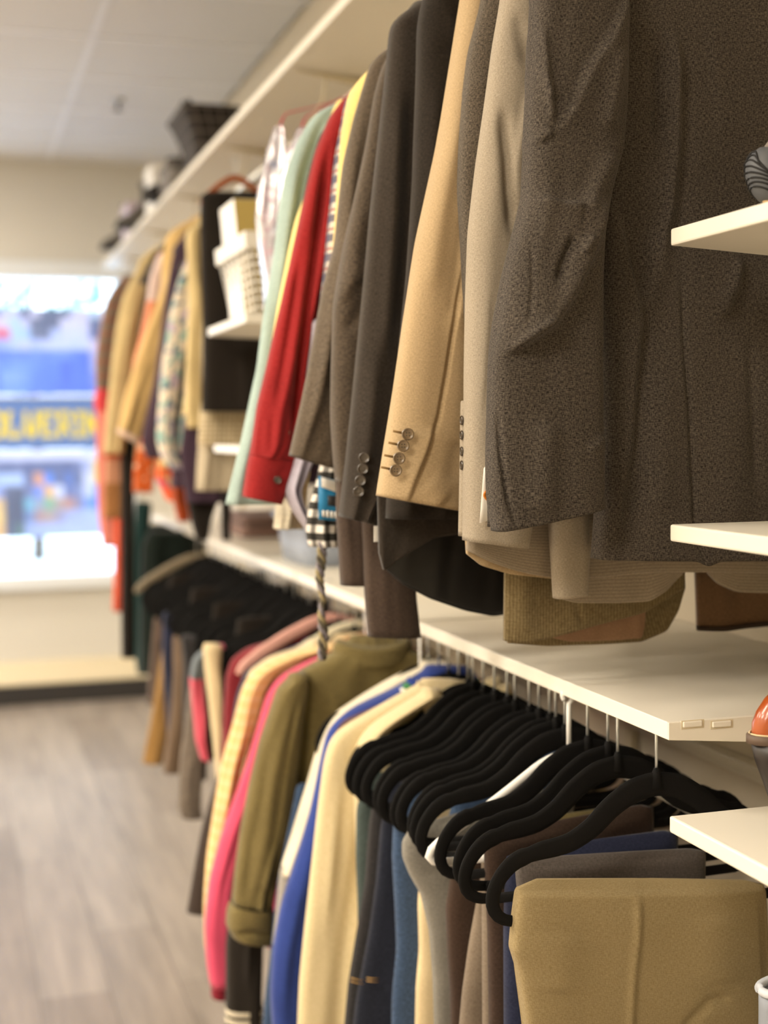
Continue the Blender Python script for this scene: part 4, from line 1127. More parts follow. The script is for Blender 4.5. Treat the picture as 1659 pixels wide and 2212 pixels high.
for lab, Y, rws in (('crumpled clear plastic bag of small clothes, nearer the mint shirt', 2.62, [(290, 640, 655), (320, 622, 670), (380, 606, 672), (430, 603, 670), (500, 600, 660), (640, 590, 650)]),
                    ('crumpled clear plastic bag with blue print beside the wire basket', 2.74, [(285, 596, 608), (320, 582, 624), (370, 570, 630), (430, 556, 624), (470, 550, 620), (520, 556, 616), (600, 566, 612), (690, 572, 606)])):
    t = thing('plastic_bag', lab, 'bag', W(600, 690, Y))
    tube('bag_film', [(l, y, r, y) for y, l, r in rws], Y, .035, M['bag'], t, n=60, m=40, wr=.012, fx=5, ft=14, seed=int(Y * 100), side=.006)
    l, r = rws[0][1], rws[0][2]
    wire('hanger_hook', [W((l + r) / 2 - 8, rws[0][0] + 40, Y), W((l + r) / 2, rws[0][0] - 5, Y), W((l + r) / 2 + 8, rws[0][0] - 26, Y), W((l + r) / 2 + 16, rws[0][0] - 40, Y), [XU - .02, Y, ZU - .02], [XU, Y, ZU + .015]], [.0022, .0022, .0022, .0014, .0008, .0008], M['pinkp'], t)
# display shelf with the wire-look basket
shelf('small white display shelf under the plastic basket', 2.93, 3.38, 1.708, lip=.02, back=.045, x0=.607, x1=XW - .002, group='small display shelves', name='display_shelf')
shelf('small white display shelf half hidden below the black trousers', 2.96, 3.3, 1.425, lip=.018, back=.04, x0=.602, x1=XW - .002, group='small display shelves', name='display_shelf')
t = thing('plastic_basket', 'white slatted plastic basket tipped on the display shelf', 'basket', (.74, 3.15, 1.709))
M['basket'] = plain('basket_plastic', C('e8e2d4'), .4)
x0, x1, y0, y1, zb, zt = .627, .84, 2.985, 3.325, 1.712, 1.885
def bpt(u, side, h):
    """point on the tapered basket wall: side 0..3, u along it, h 0..1 up"""
    k = .028 * (1 - h)
    a0, a1, b0, b1 = x0 + k, x1 - k, y0 + k, y1 - k
    z = zb + (zt - zb) * h
    return {0: (a0, b0 + (b1 - b0) * u, z), 1: (a0 + (a1 - a0) * u, b1, z), 2: (a1, b1 + (b0 - b1) * u, z), 3: (a1 + (a0 - a1) * u, b0, z)}[side]
for s in range(4):
    for k in range(8):
        h = .1 + .105 * k
        p_ = [bpt(u, s, h) for u in (0, .5, 1)]
        wire('slat', p_, .0035, M['basket'], t, m=6)
    nv = 7 if s in (0, 2) else 5
    for k in range(nv):
        u = k / (nv - 1)
        wire('rib', [bpt(u, s, 0), bpt(u, s, .5), bpt(u, s, 1)], .0035, M['basket'], t, m=6)
loft('rim', [np.array([bpt(0, 0, 1), bpt(1, 0, 1), bpt(0, 2, 1), bpt(1, 2, 1)]) + np.array([0, 0, d]) + np.array([[-e, -e, 0], [-e, e, 0], [e, e, 0], [e, -e, 0]]) for d, e in ((-.035, .0), (-.03, .006), (.004, .008), (.004, -.002), (-.03, -.004))], M['basket'], t, smooth=False)
boxo('basket_floor', x0 + .028, x1 - .028, y0 + .028, y1 - .028, zb, zb + .005, M['basket'], t)
t = thing('gift_box', 'white box with gold side standing in the plastic basket', 'box', (.7, 3.14, 1.72))
M['gold'] = plain('gold_card', C('b39c58'), .4)
M['boxw'] = plain('white_card', C('f2efe8'), .5)
q = [(.645, 3.12), (.645, 3.29), (.715, 3.29), (.715, 3.12)]
mk('carton', [(x, y, 1.725) for x, y in q] + [(x - .015, y + .03, 1.985) for x, y in q], [[3, 2, 1, 0], [4, 5, 6, 7], [0, 1, 5, 4], [1, 2, 6, 5], [2, 3, 7, 6], [3, 0, 4, 7]], M['boxw'], t, smooth=False)
mk('gold_panel', [(.715, 3.1188, 1.727), (.645, 3.1188, 1.727), (.630, 3.1488, 1.984), (.70, 3.1488, 1.984)], [[0, 1, 2, 3]], M['gold'], t, smooth=False)

M['blacktr'] = T('black_suiting', C('17130f'), C('26201b'), sc=500, bump=.2, sheen=.1)
M['kh'] = cloth('khaki_cotton', 'cfae74', .12)
M['kh2'] = cloth('beige_cotton', 'c9b483', .1)
t = garment('trousers', 'black wide trousers clipped to a brown hanger behind the basket', 'trousers', 3.47, [(424, 432), (500, 432), (650, 436), (800, 437), (890, 436)], M['blacktr'], 1.47, width=.16, w1=.17, body=False, hang=False, seed=91, hd=.03)
_h = hanger('brown wooden clip hanger holding the black trousers', .70, 3.47, 2.09, kind='wood', hook=.07); _h.scale = (.42, 1, .6)
garment('check_skirt', 'cream gingham skirt hem showing below the black trousers', 'skirt', 3.53, [(640, 440), (860, 436), (892, 432), (962, 428)], fabric('cream_gingham', C('cdbd9c'), C('ddcdae'), pattern=plaid(.012, [(0, .5, 0, C('9c8a68'), .6), (1, .5, 0, C('9c8a68'), .6)])), 1.42, width=.15, body=False, seed=93, hang=False, hd=.02)
garment('plain_skirt', 'plain stone-grey skirt hem under the cream gingham', 'skirt', 3.58, [(640, 440), (900, 434), (960, 428), (1060, 421)], cloth('stone_cotton', 'b5a890', .08), 1.36, width=.14, body=False, seed=95, hang=False, hd=.02)
garment('cardigan', 'narrow beige cardigan sleeve beside the black trousers', 'cardigan', 3.66, [(482, 425), (490, 408), (510, 402), (560, 405), (650, 409), (800, 402), (880, 402), (925, 404)], M['kh2'], 1.5, width=.04, seed=97)
garment('floral_blouse', 'white blouse with teal floral print and pale turned cuff', 'blouse', 3.78, [(520, 425), (560, 402), (600, 386), (680, 366), (740, 357), (800, 348), (900, 340), (950, 338), (985, 346), (1015, 368)],
        fabric('teal_floral', C('d4c7b4'), C('e6dac6'), pattern=blotch([(26, .54, C('8fb0a8'), 1), (30, .6, C('4a6a80'), 5), (28, .6, C('b9a9bc'), 9)])), 1.4, width=.07, w1=.04, seed=99)
garment('plum_dress', 'dark plum long-sleeved dress between the floral blouse and khaki jacket', 'dress', 3.88, [(485, 425), (495, 400), (540, 376), (600, 364), (700, 350), (800, 338), (880, 322), (950, 306), (990, 318)], cloth('plum_jersey', '43323f', .15), 1.3, width=.08, seed=101)
garment('plum_skirt', 'plum skirt hem hanging over the far shelf', 'skirt', 3.72, [(900, 400), (980, 388), (1040, 395), (1085, 402)], cloth('plum_cotton', '3d2d3a', .15), 1.3, width=.15, body=False, hang=False, seed=103)
garment('leggings', 'black leggings dangling under the plum skirt', 'trousers', 3.76, [(980, 405), (1080, 405), (1120, 412), (1166, 425)], M['blacktr'], 1.22, width=.11, w1=.03, body=False, hang=False, seed=105)
garment('leggings', 'second black legging leg under the plum skirt, nearer the mint cuff', 'trousers', 3.70, [(1060, 475), (1100, 478), (1166, 482)], M['blacktr'], 1.2, width=.03, w1=.02, body=False, hang=False, seed=106)
garment('khaki_jacket', 'khaki cotton jacket with pale turned cuff, largest of the far garments', 'jacket', 4.12, [(478, 430), (485, 408), (520, 384), (560, 364), (650, 340), (750, 305), (850, 273), (930, 254, 320)], M['kh'], 1.35, width=.11, w1=.08, seed=107, n=60, bot=(254, 926, 305, 952), folds=4, fold_amp=.012)
t = bpy.data.objects['khaki_jacket']
tube('cuff', [(252, 925, 303, 948), (255, 937, 302, 962)], 4.11, .03, cloth('pale_pink_facing', 'e0c3ac', .05), t, n=8, m=24, top=False, wr=0)
garment('striped_blouse', 'blush and apricot blouse strip behind the khaki jacket', 'blouse', 4.3, [(535, 365), (550, 342), (600, 325), (660, 317), (720, 305), (780, 288), (840, 280)], cloth('apricot_cotton', 'e0a488', .08), 1.5, width=.06, seed=109, smat=fabric('blush_to_apricot', C('dcc3bc'), C('e6d0c8'), pattern=bands_v([(.22, .9, C('e0916c'))])))
garment('maroon_pullover', 'maroon top shoulder peeking over the blush blouse', 'top', 4.36, [(532, 358), (545, 342), (580, 332)], cloth('maroon_knit', '6e2a30'), 1.6, width=.06, seed=110)
garment('black_cardigan', 'black cardigan strip beside the olive-beige coat', 'cardigan', 4.45, [(535, 355), (545, 335), (580, 322), (640, 312), (720, 300)], M['blackwool'], 1.5, width=.06, seed=111)
garment('beige_coat', 'olive-beige coat near the window, long straight sleeve', 'coat', 4.7, [(530, 345), (537, 325), (560, 302), (600, 286), (640, 266), (700, 252), (780, 241), (850, 234), (920, 227), (980, 222)], M['kh2'], 1.3, width=.085, w1=.07, seed=113, folds=4, fold_amp=.01)
garment('plaid_jacket', 'brown plaid jacket, last shoulder before the window', 'jacket', 5.0, [(600, 262), (620, 245), (650, 228), (720, 214), (780, 206), (840, 208)], fabric('brown_plaid', C('7c6a5a'), C('96826f'), pattern=plaid(.05, [(0, .4, 0, C('4c4038'), .7), (1, .4, 0, C('8a5a48'), .6)])), 1.5, width=.09, seed=115)
garment('coral_pullover', 'coral red sleeve low beside the window banner', 'top', 5.1, [(700, 236), (760, 228), (820, 213), (870, 203), (888, 206)], cloth('coral_jersey', 'd04a50', .1), 1.45, width=.07, w1=.05, seed=117, body=False, hang=False)
garment('salmon_blouse', 'salmon blouse edge under the coral sleeve', 'blouse', 5.25, [(600, 285), (720, 240), (860, 210), (900, 206), (960, 208), (1100, 212), (1180, 222)], cloth('salmon_cotton', 'd67f70', .1), 1.2, width=.06, body=False, hang=True, seed=119)
kn = fabric('banded_knit', C('8f6038'), C('b07c4c'), sc=160, pattern=bands_v([(.0, .74, C('a84a28')), (.74, .82, C('c08a6c')), (1.02, 1.6, C('a82c2e'))]))
garment('striped_scarf', 'tan and rust banded knit scarf below the beige coat', 'scarf', 4.82, [(560, 330), (700, 280), (900, 232), (985, 226), (1050, 225), (1120, 224)], kn, 1.2, width=.062, body=False, hang=True, seed=121, hd=.02)
garment('trousers', 'long black trousers hanging beside the banded scarf', 'trousers', 4.74, [(560, 350), (700, 310), (860, 272), (960, 264), (1100, 263), (1300, 262), (1420, 263)], M['blacktr'], .8, width=.045, body=False, hang=True, seed=123)
garment('trousers', 'orange-red trouser leg at the window corner', 'trousers', 5.0, [(600, 300), (800, 250), (1000, 244), (1130, 247), (1250, 246), (1320, 243)], cloth('orange_red_cotton', 'd2502c', .08), .9, width=.045, body=False, hang=True, seed=125)
garment('orange_blouse', 'burnt orange patterned blouse hem by the long black trousers', 'blouse', 4.6, [(560, 350), (700, 320), (880, 300), (980, 298), (1000, 292), (1064, 290)], fabric('orange_print', C('b8501e'), C('d0642c'), pattern=blotch([(30, .62, C('e8c0a0'), 2)])), 1.2, width=.05, w1=.065, body=False, hang=True, seed=127)
garment('floral_dress', 'vivid orange and magenta print hem over the far shelf', 'dress', 4.3, [(900, 345), (1000, 338), (1030, 335), (1082, 362)], fabric('vivid_print', C('e05a2c'), C('f06a38'), pattern=blotch([(16, .56, C('e6c090'), 2), (14, .58, C('c01e6a'), 6)])), 1.2, width=.1, w1=.05, body=False, hang=False, seed=129)
garment('rust_skirt', 'rust coloured skirt corner resting by the shelf end', 'skirt', 4.2, [(960, 372), (1070, 370), (1126, 384)], cloth('rust_cotton', 'a8481f', .1), 1.15, width=.06, w1=.035, body=False, hang=False, seed=131)

# ------------------------------------------------------------------ things on the shelves
t = thing('storage_bin', 'pale blue plastic bin standing on the second shelf', 'bin', (.95, 3.5, ZMID))
M['bluep'] = plain('pale_blue_plastic', C('9aa3b4'), .4)
def rrect(cx, cy, hx, hy, r, z, k=6):
    out = []
    for i, (sx, sy) in enumerate(((1, 1), (-1, 1), (-1, -1), (1, -1))):
        for a in np.linspace(i * math.pi / 2, (i + 1) * math.pi / 2, k):
            out.append((cx + sx * (hx - r) + r * math.cos(a), cy + sy * (hy - r) + r * math.sin(a), z))
    return np.array(out)
loft('tub', [rrect(.955, 3.47, .12 + d, .15 + d, .04, ZMID + z) for z, d in ((.001, -.04), (.001, .0), (.05, .006), (.115, .014), (.12, .022), (.125, .02), (.118, .01), (.05, .0), (.004, -.006), (.004, -.05))], M['bluep'], t)
loft('rim', [rrect(.955, 3.47, .12 + d, .15 + d, .04, ZMID + z) for z, d in ((.112, .0145), (.112, .024), (.128, .024), (.128, .012))], M['bluep'], t)

def top_item(x, y): return (x, y, ZTOP)
M['plaidbag'] = plain('dark_plaid', C('2d2925'), .8)
bagm = fabric('charcoal_plaid', C('1c1917'), C('282420'), pattern=plaid(.04, [(0, .22, 0, C('6a625c'), .5), (1, .22, 0, C('6a625c'), .5)]))
t = thing('tote_bag', 'black and grey plaid bag slouched on the top shelf', 'bag', (.88, 4.75, ZTOP))
loft('body', [rrect(.88 + dx, 4.75, .085 * s, .16 * s, .04 * s, ZTOP + z) for z, s, dx in ((.002, .5, 0), (.002, .86, 0), (.05, .9, 0), (.11, 1.0, -.01), (.16, 1.12, -.02), (.185, 1.22, -.028), (.18, 1.12, -.028), (.1, .9, -.01))], bagm, t)
wire('handle', [(.81, 4.66, ZTOP + .17), (.79, 4.68, ZTOP + .22), (.79, 4.78, ZTOP + .235), (.80, 4.86, ZTOP + .2), (.82, 4.88, ZTOP + .17)], .009, M['plaidbag'], t)
def stack(name, label, cat, x, y, hexs, hx=.1, hy=.13, th=.03, zz=ZTOP):
    t = thing(name, label, cat, (x, y, zz))
    for k, h in enumerate(hexs):
        z0 = zz + .001 + k * th
        loft('fold', [rrect(x + .006 * math.sin(k * 3), y, hx * s, hy * s, .03 * s, z0 + z) for z, s in ((0, .3), (0, .92), (.006, 1), (th - .008, 1), (th - .001, .93), (th - .001, .3))], cloth('folded_%s_%d' % (h, k), h), t, cap0=True, cap1=True)
    return t
stack('folded_sweaters', 'grey folded sweaters under the plaid bag on the top shelf', 'sweater', .87, 5.14, ['77716c', '8a857f', '66615c'])
def boot(label, x, y, rot, mat, h=.2):
    t = thing('ankle_boot', label, 'boot', (x, y, ZTOP), 'boots on the top shelf')
    t.rotation_euler = (0, 0, rot)
    P_ = []
    def ring(cx, z, hx, hy): return np.array([(cx + hx * math.cos(a), hy * math.sin(a), z) for a in np.linspace(0, 2 * math.pi, 16, endpoint=False)])
    base = np.array(t.location)
    rings = [ring(.03, .02, .10, .035), ring(.025, .045, .095, .037), ring(.0, .075, .062, .036), ring(-.02, .11, .042, .034), ring(-.025, h * .8, .042, .036), ring(-.022, h, .048, .040), ring(-.022, h - .01, .042, .034)]
    loft('upper', [r + base for r in rings], mat, t, cap0=True)
    loft('sole', [r + base for r in (ring(.03, .0, .10, .034), ring(.03, .001, .106, .04), ring(.03, .02, .106, .04), ring(.03, .022, .09, .03))], M['blackbase'], t, cap0=True)
    return t
M['blackleather'] = plain('black_leather', C('141210'), .35, noise=.2)
M['greyleather'] = plain('grey_suede', C('5a5650'), .9, noise=.2)
boot('black ankle boot nearest the plaid bag on the top shelf', .85, 5.42, math.pi + .3, M['blackleather'], .17)
boot('grey suede boot further along the top shelf', .84, 6.15, math.pi - .2, M['greyleather'], .2)
boot('dark boot standing nearest the far wall on the top shelf', .85, 6.9, math.pi + .1, M['greyleather'], .22)
def carton(name, label, x, y, hx, hy, h, mat, cat='box'):
    t = thing(name, label, cat, (x, y, ZTOP))
    boxo('carton', x - hx, x + hx, y - hy, y + hy, ZTOP + .001, ZTOP + h, mat, t, .004)
    boxo('lid', x - hx - .004, x + hx + .004, y - hy - .004, y + hy + .004, ZTOP + h - .03, ZTOP + h + .004, mat, t, .004)
    return t
carton('shoe_box', 'white lidded box between boots on the top shelf', .88, 5.75, .08, .1, .19, M['boxw'])
carton('shoe_box', 'lavender lidded box close to the far end of the top shelf', .88, 6.55, .08, .12, .16, plain('lavender_card', C('cdbfcb'), .6))
stack('folded_blankets', 'dusty brown folded blankets lying low on the fourth shelf', 'blanket', 1.0, 4.5, ['8d7268', '7c665e'], .13, .2, .035, ZMID)
stack('folded_jeans', 'blue-grey folded jeans beside the black boot on the top shelf', 'jeans', .87, 5.56, ['5a6478', '6a7484'], .08, .05, .03)

# ------------------------------------------------------------------ lower rod: trousers on black velvet hangers
LG = 'trousers on velvet hangers in the lower row'
def trousers(label, Y, left, top_r, mat, right_x=None, hd=.014, seed=1, creases=(), n=60, m=44, wr=.002, name='trousers', cat='trousers', folds=2, fold_amp=.004, dyR=0.0, pw=.6, layers=True):
    """folded trousers over a hanger bar; left: (px, py) down the aisle-side edge, top_r: (px, py) of the bar's far end"""
    t = thing(name, label, cat, (XL, Y, W(*left[-1], Y)[2]), LG)
    (lx0, ly0) = left[0]
    rows = []
    for k, (lx, ly) in enumerate(left):
        f = (ly - ly0) / max(1, left[-1][1] - ly0)
        rx = top_r[0] + (right_x - top_r[0]) * f if right_x else top_r[0]
        ry = top_r[1] + (left[-1][1] - top_r[1]) * f
        rows.append((lx, ly, rx, ry, 0.0, .35 if k == 0 else 1.0))
    f0 = rows[0]
    rows.insert(1, (f0[0] - 1, f0[1] + 9, f0[2] + 1, f0[3] + 9, 0, .85))
    tube('front_leg', rows, Y, hd, mat, t, n=n, m=m, p=pw, creases=creases, wr=wr, folds=folds, fold_amp=fold_amp, seed=seed)
    if layers:
        r2 = [(a + 10, b2 + 4, c_ - 6, d_ + 4, e_, s_) for a, b2, c_, d_, e_, s_ in rows]
        tube('rear_leg', r2, Y + hd * 1.6, hd * .8, mat, t, n=24, m=24, p=pw, wr=wr, seed=seed + 2)
    return t
HV = 'black velvet hanger in the near bunch over the folded trousers'
HG = 'near bunch of black velvet hangers'
M['khakitr'] = T('khaki_twill', C('84734f'), C('9d8c69'), sc=800, bump=.22, sheen=.05, big=.04)
M['slate'] = T('slate_wool', C('48423e'), C('5e5752'), sc=700, bump=.25, big=.05)
M['navytr'] = T('navy_wool', C('1c2036'), C('2c3148'), sc=700, bump=.2)
M['brown2'] = T('dark_brown_wool', C('33261e'), C('48382e'), sc=700, bump=.2)
M['taupe'] = T('taupe_twill', C('6e6152'), C('86796a'), sc=700, bump=.2)
M['olivetr'] = T('olive_twill', C('6a5d38'), C('80724a'), sc=700, bump=.2)
M['greytr'] = T('grey_chino', C('747068'), C('8e8a80'), sc=700, bump=.2)
M['creamtr'] = T('cream_chino', C('cdb88e'), C('e0cca4'), sc=700, bump=.2)
M['jeans'] = T('blue_denim', C('2a3a50'), C('4a6080'), sc=600, bump=.4, lo=.38, hi=.64)
M['jeansdk'] = T('indigo_denim', C('14161f'), C('2a2e3c'), sc=600, bump=.4)
M['jeansdk2'] = T('washed_black_denim', C('222022'), C('3a3838'), sc=600, bump=.4)
M['jeansgr'] = T('grey_green_denim', C('36403e'), C('525e5a'), sc=600, bump=.4)
t = trousers('khaki twill trousers draped over the nearest black hanger', 1.50, [(1116, 1918), (1109, 1980), (1103, 2048), (1116, 2090), (1126, 2150), (1138, 2230), (1150, 2420)], (1648, 1910), M['khakitr'], right_x=1672, hd=.02, seed=3, n=140, m=230, wr=.0022, folds=0, pw=.42,
             creases=[('v', [(1357, 1915), (1352, 2010), (1344, 2090), (1334, 2260)], .004, 14), ('s', [(1334, 2260), (1344, 2090), (1352, 2010), (1357, 1915)], .002, 14), ('r', [(1200, 2000), (1190, 2140)], .004, 50), ('r', [(1520, 1960), (1540, 2120)], .004, 60),
                      ('r', [(1638, 1925), (1642, 2060), (1646, 2220)], -.003, 4), ('r', [(1628, 1925), (1633, 2060), (1640, 2220)], -.0025, 3), ('r', [(1450, 2212), (1510, 2150), (1560, 2140)], -.004, 12)])
tube('rear_leg', [(1112, 1922, 1640, 1916, 0, .4), (1106, 2050, 1660, 2050), (1112, 2100, 1660, 2100), (1128, 2220, 1666, 2220), (1140, 2420, 1680, 2420)], 1.535, .012, M['khakitr'], t, n=30, m=40, p=.5, wr=.001)
trousers('slate grey wool trousers right behind the khaki pair', 1.565, [(1113, 1866), (1116, 1920), (1122, 2000), (1128, 2230), (1130, 2400)], (1524, 1838), M['slate'], seed=5, hd=.013, creases=[('r', [(1252, 1866), (1252, 1915)], -.003, 5)])
trousers('navy wool trousers behind the slate pair', 1.625, [(1094, 1850), (1090, 1900), (1087, 2000), (1088, 2230), (1090, 2400)], (1464, 1800), M['navytr'], seed=7, hd=.014, folds=3)
trousers('dark brown wool trousers behind the navy pair', 1.685, [(1046, 1812), (1046, 1880), (1052, 2000), (1056, 2230), (1056, 2400)], (1412, 1744), M['brown2'], seed=9, creases=[('r', [(1275, 1772), (1275, 1805)], -.004, 4), ('r', [(1375, 1755), (1380, 1790)], -.004, 4)])
trousers('taupe twill trousers with a straight narrow edge', 1.72, [(1040, 1830), (1040, 1920), (1041, 2050), (1042, 2230), (1044, 2400)], (1360, 1790), M['taupe'], seed=11)
trousers('flared grey-taupe trousers spreading below the hangers', 1.755, [(1046, 1835), (1032, 1930), (1012, 2040), (998, 2140), (990, 2230), (985, 2400)], (1330, 1800), M['taupe'], seed=13, folds=4)
trousers('olive twill trousers with top fold showing between hangers', 1.79, [(1078, 1790), (1085, 1850), (1090, 2000), (1090, 2300)], (1322, 1752), M['olivetr'], seed=15)
trousers('plain chocolate brown trousers left of the taupe pairs', 1.80, [(1000, 1820), (975, 1880), (962, 1960), (966, 2060), (972, 2150), (975, 2400)], (1300, 1780), M['brown2'], seed=17)
trousers('grey chinos with a slanted pocket and bulging hip', 1.87, [(882, 1790), (868, 1812), (868, 1850), (884, 1890), (908, 1930), (926, 2010), (934, 2110), (938, 2230), (940, 2400)], (1240, 1702), M['greytr'], seed=19, n=80, creases=[('r', [(912, 1795), (905, 1835), (925, 1890), (932, 1845), (912, 1795)], -.004, 4)], folds=4)
trousers('cream chinos in a narrow strip between grey chinos and jeans', 1.935, [(930, 1725), (910, 1850), (902, 1950), (905, 2050), (898, 2130), (896, 2230), (898, 2400)], (1200, 1722), M['creamtr'], seed=21, folds=3)
trousers('mid-blue jeans hanging left of the cream chinos', 1.985, [(885, 1705), (850, 1760), (846, 1850), (852, 1950), (856, 2050), (846, 2150), (845, 2230), (845, 2400)], (1190, 1688), M['jeans'], seed=23, folds=4, fold_amp=.006)
trousers('faded blue jeans folded waist showing between hanger arms', 1.91, [(1000, 1655), (985, 1700), (960, 1800), (960, 2000), (960, 2300)], (1225, 1622), M['jeans'], seed=24)
trousers('indigo jeans with orange stitching at the hem', 2.04, [(840, 1700), (822, 1780), (812, 1900), (795, 2020), (770, 2150), (760, 2230), (755, 2400)], (1120, 1660), M['jeansdk'], seed=25, folds=5, fold_amp=.007)
trousers('washed black jeans beside the cream sweatshirt', 2.09, [(812, 1690), (796, 1780), (788, 1900), (772, 2000), (752, 2120), (742, 2230), (738, 2400)], (1080, 1650), M['jeansdk2'], seed=27, folds=5, fold_amp=.007)
trousers('grey-green jeans partly hidden behind the velvet hangers', 2.13, [(790, 1680), (770, 1740), (768, 1850), (772, 1950), (775, 2200), (775, 2400)], (1050, 1640), M['jeansgr'], seed=29, folds=4)
# contrast stitching on the dark jeans
M['stitch'] = plain('ochre_stitch', C('b08a4e'), .8)
for lab_t, pl, Y in (('indigo jeans with orange stitching at the hem', [[(757, 2112), (785, 2118)], [(757, 2120), (785, 2126)]], 2.015), ('indigo jeans with orange stitching at the hem', [[(792, 2112), (818, 2114)], [(792, 2119), (818, 2121)]], 2.01)):
    o = [x for x in bpy.data.objects if x.get('label') == lab_t][0]
    for p_ in pl:
        a, b2 = W(*p_[0], Y), W(*p_[1], Y)
        wire('stitch_line', [a, (a + b2) / 2 + np.array([0, -.002, 0]), b2], .0008, M['stitch'], o, m=5)
rng = random.Random(4)
for k, (yy, dz, rot) in enumerate(((1.50, 0, -.02), (1.60, -.002, .03), (1.635, .004, .05), (1.69, 0, .02), (1.76, .002, .0), (1.80, .004, .02), (1.835, .002, .04), (1.87, .003, -.02), (1.905, .0, .02), (1.945, .002, .0), (1.985, .0, .03), (2.03, .002, 0), (2.075, .0, .01), (2.12, .0, .02))):
    h = hanger(['nearest black velvet hanger, holding the khaki twill trousers', 'black velvet hanger holding the slate grey trousers', 'black velvet hanger holding the navy trousers', 'black velvet hanger holding the dark brown wool trousers',
                'black velvet hanger holding the straight taupe trousers', 'black velvet hanger holding the flared taupe trousers', 'black velvet hanger holding the olive twill trousers', 'black velvet hanger holding the chocolate brown trousers',
                'black velvet hanger holding the grey chinos', 'black velvet hanger holding the faded blue jeans', 'black velvet hanger holding the cream chinos', 'black velvet hanger holding the mid-blue jeans',
                'black velvet hanger holding the indigo jeans', 'last black velvet hanger of the near bunch, against the cream sweatshirt'][k], XL + rng.uniform(-.006, .006), yy, 1.024 + dz, rot=rot, group=HG)
    h.scale = (1.045, 1, 1)
hanger('thick white plastic hanger among the near black velvet hangers', XL - .02, 1.715, 1.018, rot=.06, kind='white', hook=.077)
hanger('thick white plastic hanger between the cream sweatshirt and olive jacket', XL - .015, 2.36, 1.018, rot=.1, kind='white', hook=.077).scale = (.6, 1, 1)
hanger('thick white plastic hanger beside the long brown trouser leg', XL - .01, 2.72, 1.018, rot=.05, kind='white', hook=.077).scale = (.6, 1, 1)

# ------------------------------------------------------------------ lower rod: shirts and jackets
def low(name, label, cat, Y, sl, mat, hem, **k):
    k.setdefault('group', 'shirts and jackets in the lower row')
    k.setdefault('c', XL); k.setdefault('cz', .07)
    hk = k.pop('hk', 'velvet')
    t = garment(name, label, cat, Y, sl, mat, hem, hang=False, **k)
    if hk:
        hanger(hlabel({'velvet': 'black hanger carrying the', 'wood': 'brown wooden hanger carrying the'}[hk], label), k['c'], Y, 1.022, kind=hk, group='hangers of the lower shirts')
    return t
M['cream_sw'] = T('cream_fleece', C('cdbb8e'), C('dccaa2'), sc=400, bump=.3, sheen=.2, big=.03)
M['royal'] = cloth('royal_blue_jersey', '2b3f86', .12, sheen=.2)
M['whitej'] = cloth('off_white_jersey', 'dcd2ba', .06)
M['olivej'] = T('olive_cotton', C('5e5230'), C('7d6f46'), sc=500, bump=.3, big=.12)
M['pink'] = cloth('hot_pink_cotton', 'd6506e', .08)
low('sweatshirt', 'cream sweatshirt with long sleeve, first top past the trousers', 'sweatshirt', 2.20, [(1480, 905), (1510, 850), (1545, 790), (1570, 745), (1595, 718), (1640, 704), (1750, 690), (1850, 678), (2000, 660), (2120, 648), (2230, 642), (2400, 640)], M['cream_sw'], .35, width=.085, w1=.11, seed=201, folds=4, fold_amp=.01, n=70, zsh=.935, collar=True, hw=(.2, .2))
low('sweatshirt', 'cream sweatshirt with pale neckline among the velvet hangers', 'sweatshirt', 2.155, [(1500, 910), (1530, 860), (1570, 800), (1610, 770), (1660, 760), (1700, 764), (1900, 772), (2200, 778), (2400, 780)], M['cream_sw'], .35, width=.03, w1=.03, seed=203, zsh=.93, collar=True, hw=(.17, .17))
low('fleece_pullover', 'maroon fleece showing as a thin line beside the cream sweatshirt', 'top', 2.25, [(1500, 880), (1560, 742), (1620, 712), (1720, 698), (1800, 690), (1900, 676)], cloth('maroon_fleece', '4c2a30'), .4, width=.05, seed=205, zsh=.93)
t = low('track_jacket', 'royal blue sports jacket with white, green and red collar stripes', 'jacket', 2.30, [(1450, 915), (1480, 872), (1530, 762), (1575, 712), (1640, 696), (1750, 674), (1850, 645), (1950, 611), (2050, 592), (2150, 585), (2230, 590), (2400, 600)], M['royal'], .35, width=.085, seed=207, n=70, zsh=.93, folds=3)
for k, h in enumerate(('2b3f86', '3f7a4c', 'e8e2d0', 'a01e28', '2b3f86')):
    z = 1.008 - k * .009
    ph = np.linspace(0, 2 * np.pi, 24, endpoint=False)
    rg = [np.stack([XL + (.062 + .007 * k + dr) * np.cos(ph), 2.285 + (.036 + .003 * k + dr) * np.sin(ph), z + dz + .012 * np.cos(2 * ph)], 1) for dz, dr in ((.0055, -.003), (.0055, .001), (-.0045, .004), (-.0045, 0))]
    loft('collar_band', rg, cloth('collar_%s_%d' % (h, k), h, .05), t)
t = low('baseball_shirt', 'off-white long-sleeved shirt with grey forearm beside the blue jacket', 'shirt', 2.36, [(1440, 905), (1465, 850), (1500, 790), (1545, 722), (1570, 705), (1600, 692), (1700, 665), (1800, 632), (1888, 603)], M['whitej'], .4, width=.06, w1=.045, seed=209, zsh=.93)
tube('forearm', [(606, 1880, 640, 1886), (600, 1950, 632, 1950), (590, 2044, 620, 2048)], 2.36, .02, cloth('grey_jersey', '9a948c'), t, n=16, m=20)
trousers('dark teal jeans edge below the olive jacket', 2.43, [(640, 1700), (600, 1900), (585, 2050), (572, 2150), (565, 2240), (560, 2400)], (760, 1700), M['jeans'], seed=211, layers=False)

